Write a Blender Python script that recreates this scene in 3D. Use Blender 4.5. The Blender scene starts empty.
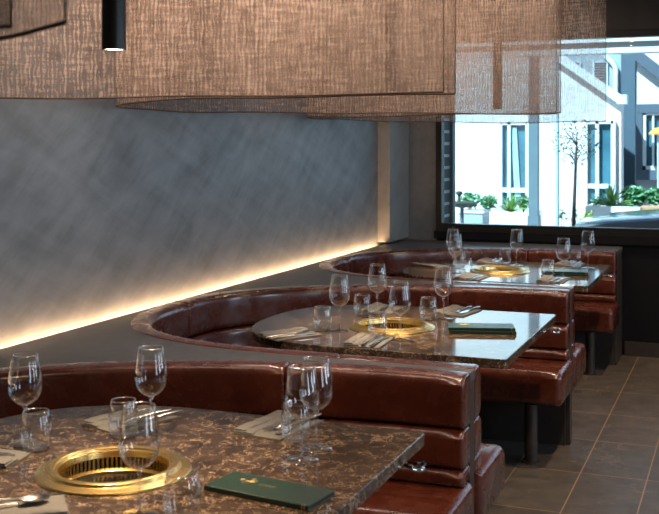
import bpy, bmesh, math, random
from mathutils import Vector, Matrix
random.seed(7)
PI = math.pi
scene = bpy.context.scene
C = scene.collection

# ------------------------------------------------------------------ camera
F, CX, HY, H = 1050.0, 329.5, 145.0, 1.5          # focal length in px, principal column, horizon row, eye height
A = math.atan(415 / F)
CAMX = 2.5
ca, sa = math.cos(A), math.sin(A)
cam = bpy.data.cameras.new('camera'); co = bpy.data.objects.new('camera', cam); C.objects.link(co)
co.location = (CAMX, 0, H); co.rotation_euler = (PI / 2, 0, A)
cam.sensor_width = 36; cam.lens = F / 659 * 36; cam.shift_y = -(257 - HY) / 659
cam.clip_start = 0.02; cam.clip_end = 200
cam.dof.use_dof = True; cam.dof.focus_distance = 4.1; cam.dof.aperture_fstop = 8.0
scene.camera = co

def at(px, py, h):
    """world X, Y of what the photograph shows at a pixel, for a point at height h"""
    Z = F * (H - h) / (py - HY); L = (px - CX) / F * Z
    return (CAMX + L * ca - Z * sa, L * sa + Z * ca)
def atY(px, py, Y):
    """world X, z of what the photograph shows at a pixel, for a point at depth Y"""
    u = (px - CX) / F
    Z = Y / (u * sa + ca); L = u * Z
    return (CAMX + L * ca - Z * sa, H - (py - HY) * Z / F)

# ------------------------------------------------------------------ materials
def new_mat(name):
    m = bpy.data.materials.new(name); m.use_nodes = True
    nt = m.node_tree; nt.nodes.clear()
    out = nt.nodes.new('ShaderNodeOutputMaterial')
    return m, nt, out
def nd(nt, t, **kw):
    n = nt.nodes.new(t)
    for k, v in kw.items():
        if k == 'inp':
            for kk, vv in v.items(): n.inputs[kk].default_value = vv
        else: setattr(n, k, v)
    return n
def c4(c): return (c[0], c[1], c[2], 1)
def ramp(nt, src, stops):
    r = nt.nodes.new('ShaderNodeValToRGB')
    e = r.color_ramp.elements
    while len(e) < len(stops): e.new(0.5)
    for k, (p, c) in enumerate(stops):
        e[k].position = p; e[k].color = c4(c) if hasattr(c, '__len__') else (c, c, c, 1)
    nt.links.new(src, r.inputs[0])
    return r
def coords(nt, scale=(1, 1, 1), rot=(0, 0, 0), kind='Object'):
    tc = nt.nodes.new('ShaderNodeTexCoord')
    mp = nd(nt, 'ShaderNodeMapping', vector_type='TEXTURE', inp={'Scale': tuple(1 / q for q in scale), 'Rotation': rot})
    nt.links.new(tc.outputs[kind], mp.inputs[0])
    return mp.outputs[0]
def simple(name, col, rough=0.5, metal=0.0, var=0.15, scale=12, bump=0.0, bscale=60, spec=0.5, coat=0.0, coat_r=0.1, stretch=(1, 1, 1)):
    m, nt, out = new_mat(name)
    b = nd(nt, 'ShaderNodeBsdfPrincipled', inp={'Roughness': rough, 'Metallic': metal, 'Specular IOR Level': spec, 'Coat Weight': coat, 'Coat Roughness': coat_r})
    v = coords(nt, stretch)
    n = nd(nt, 'ShaderNodeTexNoise', inp={'Scale': scale, 'Detail': 6.0, 'Roughness': 0.6})
    nt.links.new(v, n.inputs['Vector'])
    r = ramp(nt, n.outputs[0], [(0.3, tuple(x * (1 - var) for x in col)), (0.7, tuple(min(1, x * (1 + var)) for x in col))])
    nt.links.new(r.outputs[0], b.inputs['Base Color'])
    if bump:
        n2 = nd(nt, 'ShaderNodeTexNoise', inp={'Scale': bscale, 'Detail': 4.0})
        nt.links.new(v, n2.inputs['Vector'])
        bp = nd(nt, 'ShaderNodeBump', inp={'Strength': bump, 'Distance': 0.004})
        nt.links.new(n2.outputs[0], bp.inputs['Height']); nt.links.new(bp.outputs[0], b.inputs['Normal'])
    nt.links.new(b.outputs[0], out.inputs[0])
    return m

def leather():
    m, nt, out = new_mat('oxblood_leather')
    b = nd(nt, 'ShaderNodeBsdfPrincipled', inp={'Roughness': 0.3, 'Specular IOR Level': 0.6, 'Coat Weight': 0.4, 'Coat Roughness': 0.12})
    v = coords(nt)
    n = nd(nt, 'ShaderNodeTexNoise', inp={'Scale': 7.0, 'Detail': 6.0, 'Roughness': 0.65}); nt.links.new(v, n.inputs['Vector'])
    r = ramp(nt, n.outputs[0], [(0.25, (0.056, 0.0110, 0.0055)), (0.75, (0.120, 0.0265, 0.0115))])
    nt.links.new(r.outputs[0], b.inputs['Base Color'])
    vo = nd(nt, 'ShaderNodeTexVoronoi', inp={'Scale': 160.0}); nt.links.new(v, vo.inputs['Vector'])
    n2 = nd(nt, 'ShaderNodeTexNoise', inp={'Scale': 14.0, 'Detail': 3.0}); nt.links.new(v, n2.inputs['Vector'])
    ad = nd(nt, 'ShaderNodeMath', operation='MULTIPLY_ADD', inp={1: 0.10}); nt.links.new(vo.outputs['Distance'], ad.inputs[0]); nt.links.new(n2.outputs[0], ad.inputs[2])
    bp = nd(nt, 'ShaderNodeBump', inp={'Strength': 0.22, 'Distance': 0.008})
    nt.links.new(ad.outputs[0], bp.inputs['Height']); nt.links.new(bp.outputs[0], b.inputs['Normal'])
    rr = ramp(nt, n2.outputs[0], [(0.3, 0.20), (0.7, 0.34)]); nt.links.new(rr.outputs[0], b.inputs['Roughness'])
    nt.links.new(b.outputs[0], out.inputs[0])
    return m

def marble(name, base_a, base_b, vein, rough=0.07, vscale=9.0, amount=1.0):
    m, nt, out = new_mat(name)
    b = nd(nt, 'ShaderNodeBsdfPrincipled', inp={'Roughness': rough, 'Specular IOR Level': 0.6})
    v = coords(nt)
    n = nd(nt, 'ShaderNodeTexNoise', inp={'Scale': 11.0, 'Detail': 8.0, 'Roughness': 0.7}); nt.links.new(v, n.inputs['Vector'])
    base = ramp(nt, n.outputs[0], [(0.3, base_a), (0.72, base_b)])
    nw = nd(nt, 'ShaderNodeTexNoise', inp={'Scale': 6.0, 'Detail': 6.0, 'Roughness': 0.6}); nt.links.new(v, nw.inputs['Vector'])
    mx = nd(nt, 'ShaderNodeVectorMath', operation='SCALE', inp={'Scale': 0.22}); nt.links.new(nw.outputs['Color'], mx.inputs[0])
    av = nd(nt, 'ShaderNodeVectorMath', operation='ADD'); nt.links.new(v, av.inputs[0]); nt.links.new(mx.outputs[0], av.inputs[1])
    col = base.outputs[0]
    for k, (sc, w, hi) in enumerate([(vscale, 0.020, 1.0), (vscale * 1.9, 0.034, 0.95), (vscale * 3.4, 0.06, 0.8)]):
        vo = nd(nt, 'ShaderNodeTexVoronoi', feature='DISTANCE_TO_EDGE', inp={'Scale': sc}); nt.links.new(av.outputs[0], vo.inputs['Vector'])
        line = ramp(nt, vo.outputs['Distance'], [(0.0, 1.0), (w, 0.0)])
        mk = nd(nt, 'ShaderNodeTexNoise', inp={'Scale': 13.0 + 9 * k, 'Detail': 5.0}); nt.links.new(v, mk.inputs['Vector'])
        mask = ramp(nt, mk.outputs[0], [(0.46, 0.0), (0.60, hi * amount)])
        mu = nd(nt, 'ShaderNodeMath', operation='MULTIPLY'); nt.links.new(line.outputs[0], mu.inputs[0]); nt.links.new(mask.outputs[0], mu.inputs[1])
        mix = nd(nt, 'ShaderNodeMix', data_type='RGBA'); mix.inputs['B'].default_value = c4(vein)
        nt.links.new(mu.outputs[0], mix.inputs['Factor']); nt.links.new(col, mix.inputs['A'])
        col = mix.outputs['Result']
    nt.links.new(col, b.inputs['Base Color'])
    nt.links.new(b.outputs[0], out.inputs[0])
    return m

def thin_glass(name, tint=(1, 1, 1), base=0.045, gain=1.0, rough=0.0):
    m, nt, out = new_mat(name)
    lw = nd(nt, 'ShaderNodeLayerWeight', inp={'Blend': 0.5})
    pw = nd(nt, 'ShaderNodeMath', operation='POWER', inp={1: 2.5}); nt.links.new(lw.outputs['Facing'], pw.inputs[0])
    ma = nd(nt, 'ShaderNodeMath', operation='MULTIPLY_ADD', inp={1: 0.95 * gain, 2: base}); ma.use_clamp = True; nt.links.new(pw.outputs[0], ma.inputs[0])
    tr = nd(nt, 'ShaderNodeBsdfTransparent', inp={'Color': c4(tint)})
    gl = nd(nt, 'ShaderNodeBsdfGlossy', inp={'Color': (1, 1, 1, 1), 'Roughness': rough})
    mix = nt.nodes.new('ShaderNodeMixShader')
    nt.links.new(ma.outputs[0], mix.inputs[0]); nt.links.new(tr.outputs[0], mix.inputs[1]); nt.links.new(gl.outputs[0], mix.inputs[2])
    nt.links.new(mix.outputs[0], out.inputs[0])
    return m
def solid_glass():
    m, nt, out = new_mat('solid_crystal')
    b = nd(nt, 'ShaderNodeBsdfPrincipled', inp={'Base Color': (1, 1, 1, 1), 'Roughness': 0.0, 'Transmission Weight': 1.0, 'IOR': 1.48})
    nt.links.new(b.outputs[0], out.inputs[0])
    return m

def sheer(name='sheer_linen'):
    """open-weave cloth: threads that scatter and pass light, with gaps between them"""
    m, nt, out = new_mat(name)
    tc = nt.nodes.new('ShaderNodeTexCoord')
    uvm = nd(nt, 'ShaderNodeMapping', inp={'Scale': (1, 1, 1)}); nt.links.new(tc.outputs['UV'], uvm.inputs[0])
    def noise(scale, sx, sy, det=4.0):
        mp = nd(nt, 'ShaderNodeMapping', inp={'Scale': (sx, sy, 1)}); nt.links.new(tc.outputs['UV'], mp.inputs[0])
        n = nd(nt, 'ShaderNodeTexNoise', inp={'Scale': scale, 'Detail': det, 'Roughness': 0.7}); nt.links.new(mp.outputs[0], n.inputs['Vector'])
        return n.outputs[0]
    nv = noise(14, 5.2, 0.5)       # slubs running down
    nh = noise(14, 0.9, 5.2)      # slubs running across
    ncl = noise(2.2, 1.0, 0.6)     # broad unevenness
    nw = nd(nt, 'ShaderNodeTexWave', wave_type='BANDS', bands_direction='X', inp={'Scale': 22.0, 'Distortion': 5.5, 'Detail': 2.5, 'Detail Scale': 1.6})
    mpw = nd(nt, 'ShaderNodeMapping', inp={'Scale': (1.0, 0.55, 1)}); nt.links.new(tc.outputs['UV'], mpw.inputs[0]); nt.links.new(mpw.outputs[0], nw.inputs['Vector'])
    s1 = nd(nt, 'ShaderNodeMath', operation='ADD'); nt.links.new(nv, s1.inputs[0]); nt.links.new(nh, s1.inputs[1])
    s2 = nd(nt, 'ShaderNodeMath', operation='MULTIPLY_ADD', inp={1: 0.22}); nt.links.new(nw.outputs['Fac'], s2.inputs[0]); nt.links.new(s1.outputs[0], s2.inputs[2])
    s3 = nd(nt, 'ShaderNodeMath', operation='MULTIPLY_ADD', inp={1: 0.5}); nt.links.new(ncl, s3.inputs[0]); nt.links.new(s2.outputs[0], s3.inputs[2])
    s4 = nd(nt, 'ShaderNodeMath', operation='DIVIDE', inp={1: 2.72}); nt.links.new(s3.outputs[0], s4.inputs[0])
    colr = ramp(nt, s4.outputs[0], [(0.40, (0.17, 0.112, 0.085)), (0.50, (0.33, 0.235, 0.185)), (0.60, (0.55, 0.42, 0.345))])
    gap = ramp(nt, s4.outputs[0], [(0.40, 0.63), (0.60, 0.29)])
    di = nt.nodes.new('ShaderNodeBsdfDiffuse'); nt.links.new(colr.outputs[0], di.inputs[0])
    tl = nt.nodes.new('ShaderNodeBsdfTranslucent'); nt.links.new(colr.outputs[0], tl.inputs[0])
    mx = nd(nt, 'ShaderNodeMixShader', inp={0: 0.35}); nt.links.new(di.outputs[0], mx.inputs[1]); nt.links.new(tl.outputs[0], mx.inputs[2])
    tr = nd(nt, 'ShaderNodeBsdfTransparent', inp={'Color': (1, 1, 1, 1)})
    m2 = nt.nodes.new('ShaderNodeMixShader'); nt.links.new(gap.outputs[0], m2.inputs[0]); nt.links.new(mx.outputs[0], m2.inputs[1]); nt.links.new(tr.outputs[0], m2.inputs[2])
    nt.links.new(m2.outputs[0], out.inputs[0])
    return m

def emit(name, col, strength):
    m, nt, out = new_mat(name)
    e = nd(nt, 'ShaderNodeEmission', inp={'Color': c4(col), 'Strength': strength})
    nt.links.new(e.outputs[0], out.inputs[0])
    return m

def plaster(name='slate_plaster', ca_=(0.120, 0.131, 0.142), cb=(0.238, 0.258, 0.278), axes='YZ'):
    m, nt, out = new_mat(name)
    b = nd(nt, 'ShaderNodeBsdfPrincipled', inp={'Roughness': 0.42, 'Specular IOR Level': 0.45})
    tot = None
    for k, (rx, sc) in enumerate([(1.2, 8.0), (-1.15, 7.0), (2.3, 11.0)]):
        v = coords(nt, (1, 1, 0.22), (rx, 0, 0))
        n = nd(nt, 'ShaderNodeTexNoise', inp={'Scale': sc, 'Detail': 5.0, 'Roughness': 0.6, 'Distortion': 0.4}); nt.links.new(v, n.inputs['Vector'])
        if tot is None: tot = n.outputs[0]
        else:
            ad = nd(nt, 'ShaderNodeMath', operation='ADD'); nt.links.new(tot, ad.inputs[0]); nt.links.new(n.outputs[0], ad.inputs[1]); tot = ad.outputs[0]
    dv = nd(nt, 'ShaderNodeMath', operation='DIVIDE', inp={1: 3.0}); nt.links.new(tot, dv.inputs[0])
    r = ramp(nt, dv.outputs[0], [(0.36, ca_), (0.64, cb)])
    nt.links.new(r.outputs[0], b.inputs['Base Color'])
    bp = nd(nt, 'ShaderNodeBump', inp={'Strength': 0.18, 'Distance': 0.01}); nt.links.new(dv.outputs[0], bp.inputs['Height']); nt.links.new(bp.outputs[0], b.inputs['Normal'])
    rr = ramp(nt, dv.outputs[0], [(0.35, 0.5), (0.65, 0.36)]); nt.links.new(rr.outputs[0], b.inputs['Roughness'])
    nt.links.new(b.outputs[0], out.inputs[0])
    return m

def tiles():
    m, nt, out = new_mat('brown_stone_tiles')
    b = nd(nt, 'ShaderNodeBsdfPrincipled', inp={'Roughness': 0.42, 'Specular IOR Level': 0.5})
    tc = nt.nodes.new('ShaderNodeTexCoord')
    mp = nd(nt, 'ShaderNodeMapping', inp={'Location': (-1.51 + 2.92, -4.33 + 5.6, 0)}); nt.links.new(tc.outputs['Object'], mp.inputs[0])
    br = nd(nt, 'ShaderNodeTexBrick', offset=0.0, inp={'Color1': (1, 1, 1, 1), 'Color2': (0.72, 0.72, 0.72, 1), 'Mortar': (0, 0, 0, 1), 'Scale': 1.0, 'Mortar Size': 0.0028, 'Mortar Smooth': 0.3, 'Brick Width': 0.292, 'Row Height': 0.56})
    nt.links.new(mp.outputs[0], br.inputs['Vector'])
    n = nd(nt, 'ShaderNodeTexNoise', inp={'Scale': 9.0, 'Detail': 8.0, 'Roughness': 0.65}); nt.links.new(tc.outputs['Object'], n.inputs['Vector'])
    base = ramp(nt, n.outputs[0], [(0.3, (0.054, 0.044, 0.037)), (0.7, (0.108, 0.090, 0.076))])
    nw = nd(nt, 'ShaderNodeTexNoise', inp={'Scale': 4.0, 'Detail': 5.0}); nt.links.new(tc.outputs['Object'], nw.inputs['Vector'])
    sc = nd(nt, 'ShaderNodeVectorMath', operation='SCALE', inp={'Scale': 0.5}); nt.links.new(nw.outputs['Color'], sc.inputs[0])
    av = nd(nt, 'ShaderNodeVectorMath', operation='ADD'); nt.links.new(tc.outputs['Object'], av.inputs[0]); nt.links.new(sc.outputs[0], av.inputs[1])
    vo = nd(nt, 'ShaderNodeTexVoronoi', feature='DISTANCE_TO_EDGE', inp={'Scale': 5.0}); nt.links.new(av.outputs[0], vo.inputs['Vector'])
    ln = ramp(nt, vo.outputs['Distance'], [(0.0, 0.5), (0.02, 0.0)])
    mk = ramp(nt, nw.outputs[0], [(0.5, 0.0), (0.62, 1.0)])
    mu = nd(nt, 'ShaderNodeMath', operation='MULTIPLY'); nt.links.new(ln.outputs[0], mu.inputs[0]); nt.links.new(mk.outputs[0], mu.inputs[1])
    mx = nd(nt, 'ShaderNodeMix', data_type='RGBA'); mx.inputs['B'].default_value = (0.36, 0.27, 0.19, 1)
    nt.links.new(mu.outputs[0], mx.inputs['Factor']); nt.links.new(base.outputs[0], mx.inputs['A'])
    m2 = nd(nt, 'ShaderNodeMix', data_type='RGBA', blend_type='MULTIPLY'); m2.inputs['Factor'].default_value = 0.55
    nt.links.new(mx.outputs['Result'], m2.inputs['A']); nt.links.new(br.outputs['Color'], m2.inputs['B'])
    m3 = nd(nt, 'ShaderNodeMix', data_type='RGBA'); m3.inputs['B'].default_value = (0.30, 0.20, 0.12, 1)
    nt.links.new(br.outputs['Fac'], m3.inputs['Factor']); nt.links.new(m2.outputs['Result'], m3.inputs['A'])
    nt.links.new(m3.outputs['Result'], b.inputs['Base Color'])
    bp = nd(nt, 'ShaderNodeBump', inp={'Strength': 0.25, 'Distance': 0.003}); nt.links.new(n.outputs[0], bp.inputs['Height']); nt.links.new(bp.outputs[0], b.inputs['Normal'])
    nt.links.new(b.outputs[0], out.inputs[0])
    return m

LEATHER = leather()
MARBLE = marble('dark_emperador_marble', (0.014, 0.009, 0.007), (0.082, 0.053, 0.036), (0.46, 0.33, 0.215), vscale=13.0, amount=0.8)
LEDGE = simple('grey_ledge_stone', (0.070, 0.072, 0.078), 0.42, 0.0, 0.2, 30, 0.05, 200)
PANEL = simple('dark_bronze_panel', (0.052, 0.041, 0.035), 0.42, 0.3, 0.12, 20)
BLACK = simple('black_lacquer', (0.006, 0.006, 0.008), 0.5, 0.0, 0.1, 20, spec=0.2)
BLACKMETAL = simple('black_powder_coat', (0.010, 0.010, 0.010), 0.38, 0.2, 0.1, 60)
PLASTER = plaster()
PLASTERB = plaster('grey_plaster', (0.13, 0.135, 0.14), (0.20, 0.205, 0.21))
PILASTER = plaster('pale_plaster', (0.24, 0.24, 0.23), (0.34, 0.335, 0.32))
BULK = simple('dark_brown_bulkhead', (0.045, 0.032, 0.026), 0.6, 0.0, 0.1, 8)
ROOMWALL = simple('room_plaster', (0.30, 0.26, 0.23), 0.8, 0.0, 0.08, 5)
CEIL = simple('ceiling_paint', (0.16, 0.14, 0.13), 0.8, 0.0, 0.05, 5)
FLOOR = tiles()
BRASS = simple('brushed_brass', (0.88, 0.64, 0.25), 0.26, 1.0, 0.08, 40, 0.06, 220, stretch=(1, 1, 6))
BLACKPLATE = simple('black_grill_plate', (0.006, 0.006, 0.007), 0.2, 0.0, 0.1, 30, spec=0.2)
CHROME = simple('chrome', (0.78, 0.78, 0.80), 0.12, 1.0, 0.03, 40)
STEEL = simple('stainless_steel', (0.62, 0.61, 0.60), 0.2, 1.0, 0.05, 60)
LINEN = simple('grey_linen', (0.135, 0.13, 0.12), 0.85, 0.0, 0.12, 90, 0.35, 500)
HEM = simple('dark_hem', (0.10, 0.09, 0.08), 0.85, 0.0, 0.1, 90)
MENU = simple('green_leatherette', (0.008, 0.030, 0.021), 0.32, 0.0, 0.15, 60, 0.12, 600)
PAGES = simple('black_card', (0.016, 0.015, 0.014), 0.6, 0.0, 0.1, 40)
GOLD = simple('gold_foil', (0.90, 0.66, 0.26), 0.3, 1.0, 0.05, 60)
GLASS = thin_glass('thin_crystal', (0.985, 0.99, 0.99), 0.03, 1.0, 0.025)
RIMGLASS = thin_glass('polished_rim', (0.97, 0.98, 0.98), 0.5, 0.5, 0.08)
FOOTGLASS = thin_glass('thick_crystal', (0.95, 0.96, 0.96), 0.14, 1.0, 0.05)
SOLID = solid_glass()
PANE = thin_glass('window_pane', (0.97, 0.99, 0.99), 0.012, 0.6)
SHEER = sheer()
HEMS = simple('stitched_hem', (0.07, 0.042, 0.03), 0.9, 0.0, 0.1, 60)
LED = emit('warm_led', (1.0, 0.58, 0.29), 34.0)
LAMP = emit('lamp_disc', (1.0, 0.86, 0.70), 6.0)
WHITE = simple('white_render', (0.80, 0.80, 0.80), 0.8, 0.0, 0.03, 6, 0.1, 80)
WPAINT = simple('white_paint', (0.74, 0.78, 0.80), 0.5, 0.0, 0.03, 6)
BLUEGREY = simple('blue_grey_paint', (0.075, 0.115, 0.15), 0.5, 0.0, 0.06, 6)
PALEGREY = simple('pale_grey_paint', (0.34, 0.42, 0.47), 0.5, 0.0, 0.06, 6)
POSTGREY = simple('post_grey_paint', (0.13, 0.18, 0.21), 0.5, 0.0, 0.06, 6)
DKGREY = simple('slate_paint', (0.085, 0.115, 0.15), 0.5, 0.0, 0.06, 6)
PINKISH = simple('pale_pink_render', (0.50, 0.47, 0.50), 0.8, 0.0, 0.05, 6)
OGLASS = simple('reflective_glazing', (0.055, 0.16, 0.21), 0.06, 0.0, 0.35, 2.2, spec=1.0)
CURTAIN = simple('pale_blue_curtain', (0.42, 0.62, 0.70), 0.8, 0.0, 0.1, 6)
PAVING = simple('pale_paving', (0.52, 0.52, 0.50), 0.8, 0.0, 0.1, 3)
TILEGREEN = simple('glazed_dark_tile', (0.012, 0.030, 0.034), 0.45, 0.0, 0.8, 9, 0.06, 30, spec=0.06)
GROUT = simple('pale_grout', (0.60, 0.64, 0.65), 0.6, 0.0, 0.08, 40)
BARK = simple('brown_bark', (0.055, 0.040, 0.035), 0.8, 0.0, 0.3, 30, 0.4, 60)
LEAF = simple('sage_leaf', (0.035, 0.075, 0.06), 0.5, 0.0, 0.35, 9)
LEAFY = simple('yellow_green_leaf', (0.28, 0.42, 0.07), 0.5, 0.0, 0.35, 9)
LEAFD = simple('deep_green_leaf', (0.09, 0.26, 0.10), 0.4, 0.0, 0.4, 9)
LEAFB = simple('bright_strap_leaf', (0.22, 0.42, 0.12), 0.4, 0.0, 0.5, 14)
SOIL = simple('soil', (0.05, 0.04, 0.03), 0.9, 0.0, 0.2, 30)
ORANGE = simple('orange_canvas', (0.80, 0.36, 0.08), 0.7, 0.0, 0.08, 10)
TIMBER = simple('orange_timber', (0.55, 0.30, 0.16), 0.6, 0.0, 0.15, 12, stretch=(1, 8, 8))
CARPAINT = simple('grey_car_paint', (0.20, 0.25, 0.29), 0.18, 0.4, 0.05, 4, coat=0.6)
RUBBER = simple('tyre_rubber', (0.02, 0.02, 0.02), 0.7, 0.0, 0.1, 30)
OLIVE = simple('dark_olive_canvas', (0.03, 0.04, 0.03), 0.7, 0.0, 0.1, 10)

# ------------------------------------------------------------------ mesh helpers
class MB:
    def __init__(s): s.v = []; s.f = []; s.uv = None
    def add(s, vs, fs):
        o = len(s.v); s.v += [tuple(v) for v in vs]; s.f += [tuple(i + o for i in f) for f in fs]; return s
    def box(s, x0, y0, z0, x1, y1, z1):
        return s.add([(x0, y0, z0), (x1, y0, z0), (x1, y1, z0), (x0, y1, z0), (x0, y0, z1), (x1, y0, z1), (x1, y1, z1), (x0, y1, z1)],
                     [(3, 2, 1, 0), (4, 5, 6, 7), (0, 1, 5, 4), (1, 2, 6, 5), (2, 3, 7, 6), (3, 0, 4, 7)])
    def lathe(s, prof, n=32, cx=0, cy=0, cz=0):
        vs = []; fs = []; m = len(prof)
        for k in range(n):
            t = 2 * PI * k / n
            for r, z in prof: vs.append((cx + r * math.cos(t), cy + r * math.sin(t), cz + z))
        for k in range(n):
            k2 = (k + 1) % n
            for j in range(m - 1): fs.append((k * m + j, k2 * m + j, k2 * m + j + 1, k * m + j + 1))
        return s.add(vs, fs)
    def tube(s, pts, r, n=10, closed_ends=True):
        pts = [Vector(p) for p in pts]; rs = r if hasattr(r, '__len__') else [r] * len(pts)
        vs = []; fs = []
        prev = None
        for i, p in enumerate(pts):
            d = (pts[min(i + 1, len(pts) - 1)] - pts[max(i - 1, 0)]).normalized()
            if prev is None:
                u = d.orthogonal().normalized()
            else:
                u = (prev - d * prev.dot(d)); u = u.normalized() if u.length > 1e-6 else d.orthogonal().normalized()
            prev = u; w = d.cross(u)
            for k in range(n):
                t = 2 * PI * k / n; vs.append(p + (u * math.cos(t) + w * math.sin(t)) * rs[i])
        for i in range(len(pts) - 1):
            for k in range(n):
                k2 = (k + 1) % n; fs.append((i * n + k, i * n + k2, (i + 1) * n + k2, (i + 1) * n + k))
        if closed_ends:
            fs.append(tuple(range(n))[::-1]); fs.append(tuple((len(pts) - 1) * n + k for k in range(n)))
        return s.add(vs, fs)
    def loft(s, rings, cap=True, closed=True):
        n = len(rings[0]); vs = [p for r in rings for p in r]; fs = []
        for i in range(len(rings) - 1):
            for k in range(n if closed else n - 1):
                k2 = (k + 1) % n; fs.append((i * n + k, i * n + k2, (i + 1) * n + k2, (i + 1) * n + k))
        if cap: fs.append(tuple(range(n))[::-1]); fs.append(tuple((len(rings) - 1) * n + k for k in range(n)))
        return s.add(vs, fs)
    def bar(s, p, q, w, h):
        p = Vector(p); q = Vector(q); d = (q - p).normalized()
        u = d.cross(Vector((0, 0, 1))); u = u.normalized() if u.length > 1e-4 else Vector((1, 0, 0)); v = u.cross(d)
        r = lambda c: [c + u * a * w / 2 + v * b * h / 2 for a, b in ((-1, -1), (1, -1), (1, 1), (-1, 1))]
        return s.loft([r(p), r(q)])
    def build(s, name, mat, parent=None, smooth=None, bevel=0, loc=None, rz=0):
        me = bpy.data.meshes.new(name); me.from_pydata(s.v, [], s.f); me.update()
        bm = bmesh.new(); bm.from_mesh(me); bmesh.ops.recalc_face_normals(bm, faces=bm.faces)
        bm.to_mesh(me); bm.free()
        me.materials.append(mat)
        o = bpy.data.objects.new(name, me); C.objects.link(o)
        if smooth is not None:
            for p in me.polygons: p.use_smooth = True
            if smooth < PI:
                me.set_sharp_from_angle(angle=smooth)
        if bevel:
            b = o.modifiers.new('bevel', 'BEVEL'); b.width = bevel; b.segments = 2; b.limit_method = 'ANGLE'; b.angle_limit = 0.6
        if parent: o.parent = parent
        if loc: o.location = loc
        if rz: o.rotation_euler = (0, 0, rz)
        return o
S30 = math.radians(35)

def tag(o, label=None, cat=None, group=None, kind=None):
    if label: o['label'] = label
    if cat: o['category'] = cat
    if group: o['group'] = group
    if kind: o['kind'] = kind
    return o
def thing(name, label, cat, loc=(0, 0, 0), rz=0, group=None):
    o = bpy.data.objects.new(name, None); C.objects.link(o); o.empty_display_size = 0.05
    o.location = loc; o.rotation_euler = (0, 0, rz)
    return tag(o, label, cat, group)
def structure(name, mb, mat, **k): return tag(mb.build(name, mat, **k), kind='structure')
def dup(o, label, loc=None, rz=None, group=None):
    def cp(x, par):
        c = x.copy(); C.objects.link(c); c.parent = par
        for ch in [y for y in scene.objects if y.parent == x]: cp(ch, c)
        return c
    c = cp(o, None)
    if loc is not None: c.location = loc
    if rz is not None: c.rotation_euler = (0, 0, rz)
    c['label'] = label
    if group: c['group'] = group
    return c

# ------------------------------------------------------------------ the setting
FARY = 7.75          # window wall
CEILZ = 2.75
RX = 5.4; BY = -3.0
structure('floor', MB().box(-0.1, BY, -0.1, RX, FARY + 0.35, 0), FLOOR)
structure('ceiling', MB().box(-0.1, BY, CEILZ, RX + 0.1, FARY + 0.35, CEILZ + 0.15), CEIL)
structure('wall_left', MB().box(-0.15, BY, 0, 0, FARY + 0.35, CEILZ), PLASTER)
structure('wall_back', MB().box(-0.1, BY - 0.15, 0, RX + 0.1, BY, CEILZ), ROOMWALL)
# right hand side of the room: a wall with unseen tall windows, kept narrow to slim their reflections
rw = MB()
ys = [BY, 0.55, 1.35, 2.95, 3.75, 5.35, 6.15, FARY + 0.35]
for k in range(0, len(ys), 2): rw.box(RX, ys[k], 0, RX + 0.2, ys[k + 1], CEILZ)
for k in range(1, len(ys) - 1, 2): rw.box(RX, ys[k], 0, RX + 0.2, ys[k + 1], 0.7).box(RX, ys[k], 2.45, RX + 0.2, ys[k + 1], CEILZ)
structure('wall_right', rw, ROOMWALL)
# pilaster closing the ledge, beside the window wall
structure('trim_1', MB().box(0, 7.28, 0.79, 0.095, FARY, CEILZ), PILASTER, bevel=0.004)
WX0, WX1, SILL, HEAD = 0.315, 5.0, 0.905, 2.27
wf = MB().box(0, FARY, 0, WX0, FARY + 0.35, CEILZ)
structure('wall_far', wf, PLASTERB)
structure('wall_far_below_window', MB().box(WX0, FARY, 0, RX, FARY + 0.35, SILL - 0.06), BLACK)
structure('wall_far_above_window', MB().box(WX0, FARY - 0.03, HEAD + 0.05, RX, FARY + 0.35, CEILZ), BULK)
structure('wall_far_beside_window', MB().box(WX1, FARY, SILL - 0.06, RX, FARY + 0.35, HEAD + 0.05), BULK)
structure('baseboard_far', MB().box(1.705, FARY - 0.02, 0, RX, FARY, 0.10), PANEL)
# window: frame, sill and pane
win = tag(bpy.data.objects.new('window_1', None), kind='structure'); C.objects.link(win)
fr = MB().box(WX0, FARY - 0.02, SILL - 0.06, WX0 + 0.045, FARY + 0.06, HEAD + 0.05).box(WX1 - 0.05, FARY - 0.02, SILL - 0.06, WX1, FARY + 0.06, HEAD + 0.05)
fr.box(WX0, FARY - 0.02, HEAD, WX1, FARY + 0.06, HEAD + 0.05).box(WX0 + 0.045, FARY - 0.02, SILL - 0.06, WX1 - 0.05, FARY + 0.06, SILL)
fr.build('window_frame', BLACKMETAL, win)
MB().box(WX0 + 0.045, FARY + 0.02, SILL, WX1 - 0.05, FARY + 0.026, HEAD).build('window_pane', PANE, win)
MB().box(WX0 - 0.01, FARY - 0.035, 0.79, RX, FARY, SILL - 0.055).build('window_sill', BLACK, win)
# tiled reveal to the left of the pane, outside
rev = tag(bpy.data.objects.new('trim_2', None), kind='structure'); C.objects.link(rev)
MB().box(WX0, FARY + 0.07, SILL - 0.05, WX0 + 0.008, FARY + 0.35, CEILZ - 0.3).build('reveal_backing', GROUT, rev)
tl = MB()
for k in range(18):
    z = SILL - 0.04 + k * 0.094
    tl.box(WX0 + 0.008, FARY + 0.085, z, WX0 + 0.020, FARY + 0.335, z + 0.070)
tl.build('glazed_tile', TILEGREEN, rev, bevel=0.004)
MB().box(WX0 - 0.05, FARY + 0.351, 0, WX0 + 0.035, FARY + 0.43, CEILZ - 0.3).build('outer_post', BLUEGREY, rev)

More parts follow.
